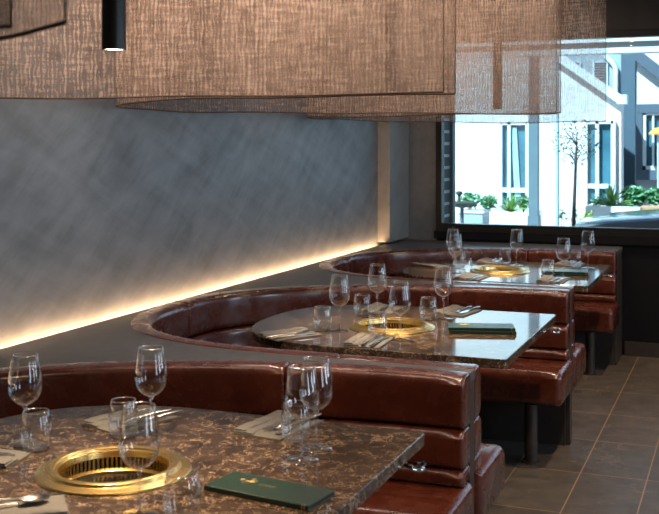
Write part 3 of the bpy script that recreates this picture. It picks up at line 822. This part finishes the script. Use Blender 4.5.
dup(menu, 'lower green menu of the stack on the middle table', (1.520, 4.150, TZ + 0.0005), math.radians(15))
dup(menu, 'top green menu of the stack on the middle table', (1.512, 4.158, TZ + 0.0122), math.radians(17))
dup(menu, 'lower green menu of the stack on the farthest table', (1.535, 6.145, TZ + 0.0005), math.radians(10))
dup(menu, 'top green menu of the stack on the farthest table', (1.530, 6.150, TZ + 0.0122), math.radians(11))

# ------------------------------------------------------------------ hanging sheer drapes
DZ = 1.662
def drape(label, yb, e0, e1, seed, group='sheer hanging drapes', hw=0.985, half=None, flare=0.0):
    rnd = random.Random(seed)
    p = ushape(3.5, 2.3, hw, 1.07, e0, e1, 10, 90)
    p = [Vector((max(q.x, 0.03), q.y - (flare * max(0, q.x - 1.40) if q.y < 0 else 0))) for q in p]
    if half == 'far': p = p[len(p) // 2:]
    nn = inward(p)
    if half == 'far' and nn[-1].y > 0: nn = [-q for q in nn]
    ph = [rnd.uniform(0, 6) for _ in range(5)]
    nz = 14; vs = []; fs = []; uvs = []
    L = 0; n = len(p)
    for i in range(n):
        if i: L += (p[i] - p[i - 1]).length
        wav = 0.012 * math.sin(L * 6.1 + ph[0]) + 0.008 * math.sin(L * 13 + ph[1])
        sag = 0.006 * math.sin(L * 2.3 + ph[2]) + 0.003 * math.sin(L * 7 + ph[3])
        for j in range(nz + 1):
            t = j / nz
            off = wav * (0.35 + 0.65 * (1 - t))
            z = DZ + sag * (1 - t) + (CEILZ - 0.012 - DZ) * t
            vs.append((p[i].x + nn[i].x * off, p[i].y + nn[i].y * off, z)); uvs.append((L + seed * 3.7, z))
    W_ = nz + 1
    for i in range(n - 1):
        for j in range(nz): a = i * W_ + j; fs.append((a, a + W_, a + W_ + 1, a + 1))
    me = bpy.data.meshes.new('cloth'); me.from_pydata(vs, [], fs); me.update()
    uvl = me.uv_layers.new(name='UVMap')
    for lp in me.loops: uvl.data[lp.index].uv = uvs[lp.vertex_index]
    for q in me.polygons: q.use_smooth = True
    me.materials.append(SHEER)
    root = thing('sheer_drape', label, 'drape', (0, yb, 0), 0, group)
    o = bpy.data.objects.new('cloth', me); C.objects.link(o); o.parent = root
    hem = MB().tube([vs[i * W_] for i in range(n)], 0.0032, 6)
    hem.build('hem', HEMS, root, PI)
    ends = [n - 1] if half == 'far' else [0, n - 1]
    for k in ends:
        MB().tube([vs[k * W_ + j] for j in range(nz + 1)], 0.0018, 6).build('side_hem', HEMS, root, PI)
    MB().tube([(p[i].x, p[i].y, CEILZ - 0.008) for i in range(n)], 0.008, 6).build('ceiling_track', BLACKMETAL, root, PI)
    return root
def xend(px, Y): return atY(px, 100, Y)[0]
drape('brown sheer drape hanging over the nearest table', YB[0], 1.68, xend(444, YB[0] + 0.985), 1, flare=0.5)
drape('brown sheer drape hanging over the middle table', YB[1], xend(456, YB[1] - 0.985), xend(557, YB[1] + 0.985), 2)
drape('brown sheer drape hanging over the farthest table by the window', YB[2], xend(560.5, YB[2] - 0.985), xend(606, YB[2] + 0.985), 3)
drape('blurred sheer drape corner at the top left of the photo', YB[0] - PITCH, 1.5, xend(11, YB[0] - PITCH + 0.985), 4, half='far')

# ------------------------------------------------------------------ pendant lamps
def make_pendant(label, x, y):
    p = thing('pendant_lamp', label, 'pendant lamp', (x, y, 1.718), 0, 'black tube pendant lamps')
    MB().lathe([(0.0245, 0.0), (0.0275, 0.0), (0.0275, 0.80), (0.0255, 0.805), (0.0, 0.805)], 40).build('tube', BLACKMETAL, p, S30)
    MB().lathe([(0.0, 0.002), (0.0245, 0.002), (0.0245, 0.004), (0.0, 0.004)], 32).build('lamp_disc', LAMP, p, S30)
    MB().lathe([(0.0025, 0.805), (0.0025, CEILZ - 1.718)], 8).build('cord', BLACKMETAL, p, PI)
    return p
pend = make_pendant('black tube pendant lamp over the nearest table, in front of the drape', *at(114.0, 472, TZ))
dup(pend, 'black tube pendant lamp over the middle table, behind the sheer drapes', (GX, YT[1] + GY, 1.718))
dup(pend, 'black tube pendant lamp over the farthest table, seen through the drape', (*at(497.5, 268.5, TZ), 1.718))

# ------------------------------------------------------------------ outside the window
structure('ground_outside', MB().box(-20, FARY + 0.35, -0.2, 30, 40, -0.02), PAVING)
def rect(mb, px0, py0, px1, py1, Y, t, front=0.0):
    """a slab facing the room whose outline spans two pixels at depth Y"""
    x0, z1 = atY(px0, py0, Y); x1, _ = atY(px1, py0, Y); z0 = atY((px0 + px1) / 2, py1, Y)[1]
    z1 = atY((px0 + px1) / 2, py0, Y)[1]
    mb.box(x0, Y - front, max(z0, -0.02), x1, Y + t, z1); return (x0, x1, z0, z1)
YW = 13.0
wb = thing('white_building', 'white rendered building with two tall windows across the courtyard', 'building', (0, YW, 0))
def off(mb, dy):
    mb.v = [(a, b - dy, c) for a, b, c in mb.v]; return mb
xw1 = atY(621, 100, YW)[0]
sa0 = atY(540, 44, YW); sb0 = atY(621, 100, YW)
zx = lambda x: sa0[1] + (sb0[1] - sa0[1]) * (x - sa0[0]) / (sb0[0] - sa0[0]) - 0.02
wp = [(-6, -0.02), (xw1, -0.02), (xw1, zx(xw1)), (-1.6, zx(-1.6)), (-6, zx(-1.6))]
MB().loft([[(x, 0.0, z) for x, z in wp], [(x, 0.3, z) for x, z in wp]]).build('wall', WHITE, wb)
def tall_window(px0, px1, py0, py1, parts, rail):
    m = MB(); x0, x1, z0, z1 = rect(m, px0, py0, px1, py1, YW, -0.001, 0.006)
    off(m, YW).build('pane', OGLASS, wb)
    f = MB()
    for a, b in parts:
        rect(f, a, py0 - 3, b, py1, YW, -0.006, 0.07)
    rect(f, px0 - 1, py0 - 4, px1 + 1, py0, YW, -0.006, 0.07)
    rect(f, px0, rail - 2.2, px1, rail + 2.2, YW, -0.006, 0.06)
    off(f, YW).build('window_frame', WPAINT, wb)
tall_window(503, 527, 125, 205, [(499, 503), (508.5, 511.5), (526.5, 529.5)], 190)
tall_window(588, 613, 124, 206, [(584.5, 588), (596, 599.5), (611.5, 616)], 186)
cu = MB()
for k in range(6):
    a = atY(512 + k * 0.9, 128, YW)[0]; b = atY(512 + k * 0.9 + 3.5 + k * 0.1, 198, YW)[0]
    cu.bar((a, YW - 0.012, 1.72), (b, YW - 0.012, 0.86), 0.045, 0.01)
off(cu, YW).build('curtain', CURTAIN, wb)
# porch posts in front of it
YP = 11.3
pp = thing('porch_post', 'pale grey square post left of the white post in the courtyard', 'post', (0, YP, 0))
m = MB(); rect(m, 528.5, 20, 537.5, 300, YP, 0.12); off(m, YP).build('shaft', POSTGREY, pp)
m = MB(); rect(m, 527.5, 216, 538.5, 300, YP, 0.13, 0.01); off(m, YP).build('plinth', POSTGREY, pp)
pp2 = thing('porch_column', 'broad white column beside the slim courtyard tree', 'column', (0, YP, 0))
m = MB(); rect(m, 543, 20, 556, 300, YP, 0.2); off(m, YP).build('shaft', WPAINT, pp2)
m = MB(); rect(m, 556.2, 20, 557.6, 300, YP, 0.1); off(m, YP).build('downpipe', CURTAIN, pp2)
# white eave beam above the window outside
ev = thing('eave_beam', 'white horizontal eave beam along the top of the window view', 'beam', (0, 9.4, 0))
x0, z0 = atY(440, 57, 9.4); _, z1 = atY(630, 41, 9.4)
off(MB().box(-1.5, 9.4, atY(630, 52.5, 9.4)[1], 6.0, 9.55, z1), 9.4).build('fascia', WPAINT, ev)
off(MB().box(-1.5, 9.36, z1 - 0.005, 6.0, 9.6, z1 + 0.03), 9.4).build('drip_edge', WPAINT, ev)
off(MB().box(5.85, 9.42, -0.02, 6.0, 9.54, z1 - 0.1), 9.4).build('post', WPAINT, ev)
off(MB().box(-1.5, 9.42, -0.02, -1.35, 9.54, z1 - 0.1), 9.4).build('post', WPAINT, ev)
# lean-to roof running down to the right
YR = 12.93
lr = thing('lean_to_roof', 'white edged sloping porch roof running down to the right', 'roof', (0, YR, 0))
b = atY(621, 100, YR); a = atY(540, 44, YR); a = (-1.6, b[1] + (a[1] - b[1]) * (-1.6 - b[0]) / (a[0] - b[0]))
m = MB().bar((a[0], YR, a[1]), (b[0], YR, b[1]), 0.10, 0.10); off(m, YR).build('barge_board', WPAINT, lr)
m = MB().bar((a[0], YR + 0.07, a[1] + 0.03), (b[0], YR + 0.07, b[1] + 0.03), 0.12, 0.03); off(m, YR).build('roof_sheet', PALEGREY, lr)
m = MB().box(b[0] - 0.04, YR - 0.08, b[1] - 0.05, b[0] + 0.07, YR + 0.13, b[1] + 0.06); off(m, YR).build('gutter', WPAINT, lr)
# blue grey house behind with shuttered window, downpipe, corner post
YH = 14.2
bh = thing('blue_grey_house', 'blue grey upper house wall with white louvred shutters behind the porch roof', 'house', (0, YH, 0))
m = MB().box(-7, YH, -0.02, atY(637, 100, YH)[0], YH + 0.3, 4.2); off(m, YH).build('wall', PALEGREY, bh)
for (p0, p1) in ((559, 568), (572, 581), (593, 608)):
    m = MB(); x0, x1, z0, z1 = rect(m, p0, 62, p1, 94, YH, -0.001, 0.03); sh_ = off(m, YH).build('shutter', WPAINT, bh)
    m = MB()
    for k in range(12):
        z = z0 + (z1 - z0) * (k + 0.5) / 12
        m.box(x0 + 0.02, YH - 0.045, z - 0.006, x1 - 0.02, YH - 0.03, z + 0.008)
    off(m, YH).build('louvre', BLUEGREY, sh_)
pts = [atY(605, 56, YH), atY(612, 62, YH), atY(616, 68, YH), atY(616, 104, YH)]
m = MB().tube([(q[0], YH - 0.05, q[1]) for q in pts], 0.035, 10); off(m, YH).build('downpipe', WPAINT, bh, S30)
m = MB(); rect(m, 622, 30, 636, 300, YH, 0.1, 0.12); off(m, YH).build('corner_post', BLUEGREY, bh)
# gabled neighbour on the right
YG = 13.6
gb = thing('gabled_house', 'pale gabled house with dark framed window at the right of the view', 'house', (0, YG, 0))
xg = atY(637, 100, YG)[0]
m = MB().box(xg, YG, -0.02, xg + 6, YG + 0.3, 3.4); off(m, YG).build('wall', PINKISH, gb)
m = MB(); rect(m, 637, 50, 700, 107, YG, -0.001, 0.02); off(m, YG).build('upper_wall', WPAINT, gb)
a = atY(628, 48, YG); b = atY(690, 96, YG)
m = MB().bar((a[0], YG - 0.12, a[1]), (b[0], YG - 0.12, b[1]), 0.14, 0.13); off(m, YG).build('gable_board', DKGREY, gb)
wfm = MB()
rect(wfm, 636.5, 104, 700, 113, YG, -0.001, 0.10); rect(wfm, 636.5, 170, 700, 180, YG, -0.001, 0.10); rect(wfm, 636.5, 113, 643, 170, YG, -0.001, 0.10)
off(wfm, YG).build('window_surround', DKGREY, gb)
m = MB(); rect(m, 643, 113, 700, 170, YG, -0.001, 0.02); off(m, YG).build('window_pane', OGLASS, gb)
m = MB(); rect(m, 643, 113, 646.5, 170, YG, -0.02, 0.08); rect(m, 652.5, 113, 654.5, 170, YG, -0.02, 0.07); rect(m, 643, 166, 700, 170, YG, -0.02, 0.08); rect(m, 643, 113, 700, 115, YG, -0.02, 0.08)
off(m, YG).build('window_frame', WPAINT, gb)
# shape added for the orange parasol reflected in that house's window
xo, zo = atY(658, 133, 13.15)
um = thing('reflected_parasol', 'orange parasol shape added as a reflection in the dark framed window', 'parasol', (xo, 13.15, 0))
MB().lathe([(0.0, zo + 0.07), (0.05, zo + 0.055), (0.11, zo + 0.0), (0.108, zo - 0.02), (0.0, zo + 0.03)], 10).build('canopy', ORANGE, um, S30)
MB().tube([(0, 0, -0.02), (0, 0, zo + 0.06)], 0.01, 8).build('pole', WPAINT, um)
MB().lathe([(0, -0.02), (0.12, -0.02), (0.12, 0.03), (0.02, 0.05), (0, 0.05)], 16).build('base', DKGREY, um, S30)

# planters
def planter(label, px0, px1, ptop, Y, depth, mat=WHITE):
    x0, zt = atY(px0, ptop, Y); x1, _ = atY(px1, ptop, Y)
    p = thing('garden_planter', label, 'planter', ((x0 + x1) / 2, Y, 0), 0, 'courtyard planters')
    w = (x1 - x0) / 2; t = 0.05
    mb = MB().box(-w, 0, -0.02, w, t, zt).box(-w, depth - t, -0.02, w, depth, zt).box(-w, t, -0.02, -w + t, depth - t, zt).box(w - t, t, -0.02, w, depth - t, zt)
    mb.build('wall', mat, p, bevel=0.006)
    MB().box(-w + t, t, zt - 0.09, w - t, depth - t, zt - 0.05).build('soil', SOIL, p)
    return p, x0, x1, zt
_, lx0, lx1, lzt = planter('long low white planter below the left courtyard window', 452, 531, 211, 11.9, 0.7)
_, rx0, rx1, rzt = planter('long low white planter below the right courtyard window', 585, 700, 206, 12.1, 0.7)
x0, z0 = atY(458, 213, 10.6); x1, _ = atY(483, 213, 10.6)
pb = thing('planter_box', 'pale grey square planter box at the left of the view', 'planter', ((x0 + x1) / 2, 10.6, 0))
w = (x1 - x0) / 2
MB().box(-w, 0, -0.02, w, 0.3, z0).build('body', PALEGREY, pb, bevel=0.01); MB().box(-w - 0.012, -0.012, z0, w + 0.012, 0.312, z0 + 0.025).build('rim', WPAINT, pb, bevel=0.004)
# dark closed parasol top / disc table beside it
x0, z0 = atY(462, 204, 10.2)
dt = thing('garden_table', 'round dark table with a small lamp behind the window reveal', 'table', (x0, 10.2, 0))
MB().lathe([(0, z0 - 0.04), (0.05, z0 - 0.035), (0.13, z0 - 0.005), (0.155, z0 + 0.012), (0.13, z0 + 0.022), (0, z0 + 0.024)], 28).build('tabletop', OLIVE, dt, S30)
MB().lathe([(0, -0.02), (0.12, -0.02), (0.12, 0.0), (0.02, 0.02), (0.018, z0 - 0.035), (0, z0 - 0.035)], 16).build('pedestal', DKGREY, dt, S30)
MB().lathe([(0, z0 + 0.024), (0.02, z0 + 0.024), (0.012, z0 + 0.04), (0.012, z0 + 0.08), (0.035, z0 + 0.10), (0.03, z0 + 0.125), (0, z0 + 0.13)], 16, -0.03).build('lamp', OLIVE, dt, S30)
# timber bench top on the right planter
x0, z0 = atY(640, 208, 11.7); x1, _ = atY(690, 208, 11.7)
be = thing('timber_bench', 'orange timber bench in front of the right planter', 'bench', ((x0 + x1) / 2, 11.7, 0))
w = (x1 - x0) / 2
MB().box(-w, 0, z0 - 0.03, w, 0.3, z0 + 0.015).build('seat', TIMBER, be, bevel=0.005)
for s_ in (-1, 1): MB().box(s_ * w * 0.85 - 0.03, 0.03, -0.02, s_ * w * 0.85 + 0.03, 0.27, z0 - 0.03).build('leg', WPAINT, be)

def leaf_cloud(mb, cx, cy, cz, rx, ry, rz, n, size, seed, thick=0.35):
    rnd = random.Random(seed)
    for _ in range(n):
        while True:
            p = Vector((rnd.uniform(-1, 1), rnd.uniform(-1, 1), rnd.uniform(-1, 1)))
            if thick < p.length < 1: break
        c = Vector((cx + p.x * rx, cy + p.y * ry, cz + p.z * rz))
        d = Vector((rnd.gauss(0, 1), rnd.gauss(0, 1), rnd.gauss(0, 0.7))).normalized(); u = d.orthogonal().normalized(); s = size * rnd.uniform(0.6, 1.3)
        nrm = d.cross(u) * s * 0.08
        mb.add([c - d * s, c + u * s * 0.4 + nrm, c + d * s, c - u * s * 0.4 + nrm, c - nrm], [(0, 1, 4), (1, 2, 4), (2, 3, 4), (3, 0, 4)])
    return mb
# slim tree
xt, zt0 = atY(573, 222, 10.9)
tr = thing('courtyard_tree', 'slim young tree with thin trunk and airy crown in the courtyard', 'tree', (xt, 10.9, 0))
_, zc = atY(577, 142, 10.9); _, zb = atY(575, 160, 10.9)
tk = MB().tube([(0, 0, -0.02), (0.0, 0, 0.5), (0.012, 0, 0.9), (0.03, 0, zb), (0.04, 0.01, zc + 0.1)], [0.022, 0.021, 0.019, 0.014, 0.006], 8)
rnd = random.Random(3)
for k in range(12):
    t = rnd.uniform(0, 2 * PI); z = zb + rnd.uniform(-0.05, 0.2); r = rnd.uniform(0.12, 0.24)
    tk.tube([(0.03, 0, z), (0.03 + r * 0.5 * math.cos(t), r * 0.5 * math.sin(t), z + 0.09), (0.03 + r * math.cos(t), r * math.sin(t), z + rnd.uniform(0.0, 0.2))], [0.006, 0.004, 0.002], 5)
tk.build('trunk', BARK, tr, S30 * 2)
leaf_cloud(MB(), 0.03, 0, zc, 0.25, 0.22, 0.25, 420, 0.019, 5, 0.15).build('foliage', LEAF, tr)
def shrub(label, px, py0, py1, Y, hw_px, mat, n, size, seed, name='leafy_shrub'):
    x, zt = atY(px, py0, Y); _, zb = atY(px, py1, Y); w = (atY(px + hw_px, py0, Y)[0] - x)
    s = thing(name, label, 'shrub', (x, Y, zb), 0, 'courtyard shrubs')
    leaf_cloud(MB(), 0, 0, (zt - zb) / 2 + 0.01, w, min(0.3, w), (zt - zb) / 2, n, size, seed, 0.1).build('leaves', mat, s)
    st = MB()
    r = random.Random(seed)
    for k in range(5): st.tube([(r.uniform(-w, w) * 0.2, 0, -0.06), (r.uniform(-w, w) * 0.6, r.uniform(-0.05, 0.05), (zt - zb) * 0.7)], [0.006, 0.002], 5)
    st.build('stem', BARK, s)
    return s
Yl = 12.2; Yr = 12.45
shrub('fine grey green shrub in the left planter beside the dark table', 470, 193, 209, Yl, 12, LEAFD, 200, 0.035, 11)
shrub('grey green shrub left of the strap-leaved plant in the left planter', 489, 196, 210, Yl, 9, LEAFD, 160, 0.035, 12)
shrub('leafy shrub at the right end of the left planter', 524, 197, 210, Yl, 6, LEAFD, 110, 0.035, 13)
shrub('dense green shrub right of the strap-leaved plant in the right planter', 634, 186, 206, Yr, 13, LEAFD, 320, 0.04, 14)
shrub('dense green shrub at the right end of the right planter', 655, 189, 206, Yr, 12, LEAFD, 300, 0.04, 15)
shrub('low green shrub at the left end of the right planter', 600, 199, 206, Yr, 8, LEAFD, 90, 0.035, 16)
def low_plant(label, px, py0, Y, hw_px, n, seed):
    x, zt = atY(px, py0, Y); w = atY(px + hw_px, py0, Y)[0] - x
    s = thing('leafy_shrub', label, 'shrub', (x, Y, -0.02), 0, 'courtyard shrubs')
    r = random.Random(seed); st = MB(); lf = MB()
    for k in range(7):
        ex, ey, ez = r.uniform(-w, w), r.uniform(-0.1, 0.1), zt * r.uniform(0.86, 1.0)
        st.tube([(ex * 0.2, ey * 0.2, 0), (ex * 0.6, ey, ez * 0.6), (ex, ey, ez)], [0.008, 0.006, 0.003], 5)
        leaf_cloud(lf, ex, ey, ez, w * 0.35, 0.08, 0.07, n, 0.032, seed + k, 0.1)
    st.build('stem', BARK, s); lf.build('leaves', LEAFY, s)
low_plant('yellow green shrub at the foot of the slim courtyard tree', 563, 211, 11.8, 14, 9, 21)
low_plant('yellow green shrub right of the slim tree just above the sill', 588, 214, 11.4, 5, 8, 27)
def strap_plant(label, px, py0, py1, Y, hw_px, n, seed):
    x, zt = atY(px, py0, Y); _, zb = atY(px, py1, Y); w = atY(px + hw_px, py0, Y)[0] - x; h = zt - zb
    s = thing('strap_leaf_plant', label, 'plant', (x, Y, zb), 0, 'strap-leaved plants')
    r = random.Random(seed); mb = MB()
    for k in range(n):
        t = 2 * PI * k / n * 3 + r.uniform(-0.2, 0.2); el = r.uniform(0.25, 1.45); ln = (w * math.cos(el) ** 2 + h * math.sin(el) ** 2) * r.uniform(0.8, 1.15)
        u = Vector((math.cos(t) * math.cos(el), math.sin(t) * math.cos(el) * 0.7, math.sin(el))); v = Vector((-math.sin(t), math.cos(t), 0))
        rings = []
        for j in range(6):
            q = j / 5; c = u * ln * 1.15 * q + Vector((0, 0, -0.35 * ln * math.cos(el) * q * q - 0.03 * (1 - q))); wd = 0.013 * (1 - q) ** 0.5 + 0.002
            rings.append([c - v * wd, c + Vector((0, 0, -0.004)), c + v * wd, c + Vector((0, 0, 0.004))])
        mb.loft(rings)
    mb.build('leaves', LEAFB, s, S30 * 2)
strap_plant('strap-leaved plant in the left planter below the left window', 511, 195, 210, Yl - 0.1, 17, 60, 31)
strap_plant('large strap-leaved plant in the right planter below the right window', 611, 186, 205, Yr - 0.15, 22, 80, 32)

# grey car parked just outside, its bonnet showing over the sill
YC = 9.75
xc0 = atY(566, 218, YC)[0]
car = thing('parked_car', 'grey parked car whose bonnet shows just above the window sill', 'car', (xc0, YC, 0))
zb_ = atY(600, 218, YC)[1]
prof = [(0.0, 0.28), (0.0, 0.60), (0.06, zb_ - 0.06), (0.30, zb_ - 0.012), (1.00, zb_ + 0.055), (1.15, zb_ + 0.06), (2.9, zb_ + 0.08), (3.55, zb_ + 0.05), (3.75, 0.62), (3.75, 0.28)]
rings = []
for y, s_ in ((-0.70, 0.93), (-0.62, 0.985), (-0.3, 1.0), (0.3, 1.0), (0.62, 0.985), (0.70, 0.93)):
    rings.append([(1.87 + (a - 1.87) * (0.5 + 0.5 * s_), y + 0.7, 0.28 + (b - 0.28) * s_) for a, b in prof])
MB().loft(rings).build('body', CARPAINT, car, S30)
zz = zb_ + 0.04
cab = []
for y, s_ in ((-0.60, 0.90), (-0.5, 1.0), (0.5, 1.0), (0.60, 0.90)):
    cab.append([(1.02, y + 0.7, zz), (1.55, y * 0.9 + 0.7, zz + 0.38 * s_), (2.6, y * 0.9 + 0.7, zz + 0.40 * s_), (3.2, y + 0.7, zz)])
MB().loft(cab).build('glasshouse', OGLASS, car, S30)
MB().box(1.5, 0.2, zz + 0.37, 2.65, 1.2, zz + 0.415).build('roof', CARPAINT, car, bevel=0.02)
MB().bar((0.95, 0.1, zz + 0.03), (1.05, 1.25, zz + 0.035), 0.03, 0.02).build('wiper', RUBBER, car)
for x in (0.75, 3.0):
    for y in (0.0, 1.28):
        MB().lathe([(0.0, -0.07), (0.20, -0.07), (0.30, -0.06), (0.305, 0.0), (0.30, 0.06), (0.20, 0.07), (0, 0.07)], 28).build('wheel', RUBBER, car, S30).rotation_euler = (PI / 2, 0, 0)
        car.children[-1].location = (x, y + 0.06, 0.285)

# ------------------------------------------------------------------ lighting
world = bpy.data.worlds.new('sky'); scene.world = world; world.use_nodes = True
wn = world.node_tree; bg = wn.nodes['Background']
sky = wn.nodes.new('ShaderNodeTexSky'); sky.sky_type = 'HOSEK_WILKIE'; sky.turbidity = 2.6; sky.ground_albedo = 0.4
sky.sun_direction = Vector((-0.35, -0.6, 0.72)).normalized()
wn.links.new(sky.outputs[0], bg.inputs[0]); bg.inputs[1].default_value = 2.4
def sun():
    l = bpy.data.lights.new('sun', 'SUN'); l.energy = 9.0; l.angle = 0.02; l.color = (0.58, 0.86, 1.0)
    o = bpy.data.objects.new('sun', l); C.objects.link(o)
    o.rotation_euler = Vector((0.35, 0.6, -0.72)).to_track_quat('-Z', 'Y').to_euler()
sun()
def spot(name, loc, target, power, col, size=70, blend=0.6, rad=0.03):
    l = bpy.data.lights.new(name, 'SPOT'); l.energy = power; l.color = col; l.spot_size = math.radians(size); l.spot_blend = blend; l.shadow_soft_size = rad
    o = bpy.data.objects.new(name, l); C.objects.link(o); o.location = loc
    o.rotation_euler = (Vector(target) - Vector(loc)).to_track_quat('-Z', 'Y').to_euler()
WARM = (1.0, 0.72, 0.46)
for y in YT: spot('pendant_beam', (GX, y + GY, 1.712), (GX, y + GY, 0), 80, WARM, 66, 0.75, 0.022)
# recessed downlights over the aisle
for (x, y, p) in ((2.3, 1.4, 90), (2.3, 3.4, 100), (2.3, 5.3, 110), (2.3, 7.0, 90)):
    spot('downlight', (x, y, CEILZ - 0.02), (x, y + 0.35, 0), p, WARM, 110, 0.8, 0.04)
for y in YB:
    for dy in (-1, 1):
        if y == YB[0] and dy < 0: continue
        for x in (0.55, 1.25):
            spot('drape_washer', (x, y + 0.25 * dy, CEILZ - 0.04), (x, y + 0.98 * dy, 2.1), (68, 44, 17)[YB.index(y)], (1.0, 0.80, 0.64), 85, 0.9, 0.03)
spot('drape_washer', (1.0, YB[0] + 0.1, CEILZ - 0.04), (0.3, YB[0] + 0.66, 2.05), 60, (1.0, 0.80, 0.64), 60, 0.9, 0.03)  # extra unseen spot added to brighten the left end of the nearest drape
def area(name, loc, target, sx, sy, power, col, portal=False):
    l = bpy.data.lights.new(name, 'AREA'); l.shape = 'RECTANGLE'; l.size = sx; l.size_y = sy; l.energy = power; l.color = col
    o = bpy.data.objects.new(name, l); C.objects.link(o); o.location = loc
    o.rotation_euler = (Vector(target) - Vector(loc)).to_track_quat('-Z', 'Y').to_euler()
    if portal: l.cycles.is_portal = True
for y in (0.95, 3.35, 5.75): area('side_window_daylight', (RX + 0.15, y, 1.58), (0, y, 1.58), 0.8, 1.75, 26, (0.66, 0.83, 1.0))

vs = scene.view_settings
vs.view_transform = 'Standard'; vs.look = 'None'; vs.exposure = 0.4; vs.gamma = 1.0; vs.use_curve_mapping = False
cy = scene.cycles
cy.max_bounces = 16; cy.transparent_max_bounces = 24; cy.transmission_bounces = 10; cy.glossy_bounces = 6; cy.diffuse_bounces = 4
cy.sample_clamp_indirect = 6.0; cy.caustics_reflective = False; cy.use_denoising = True
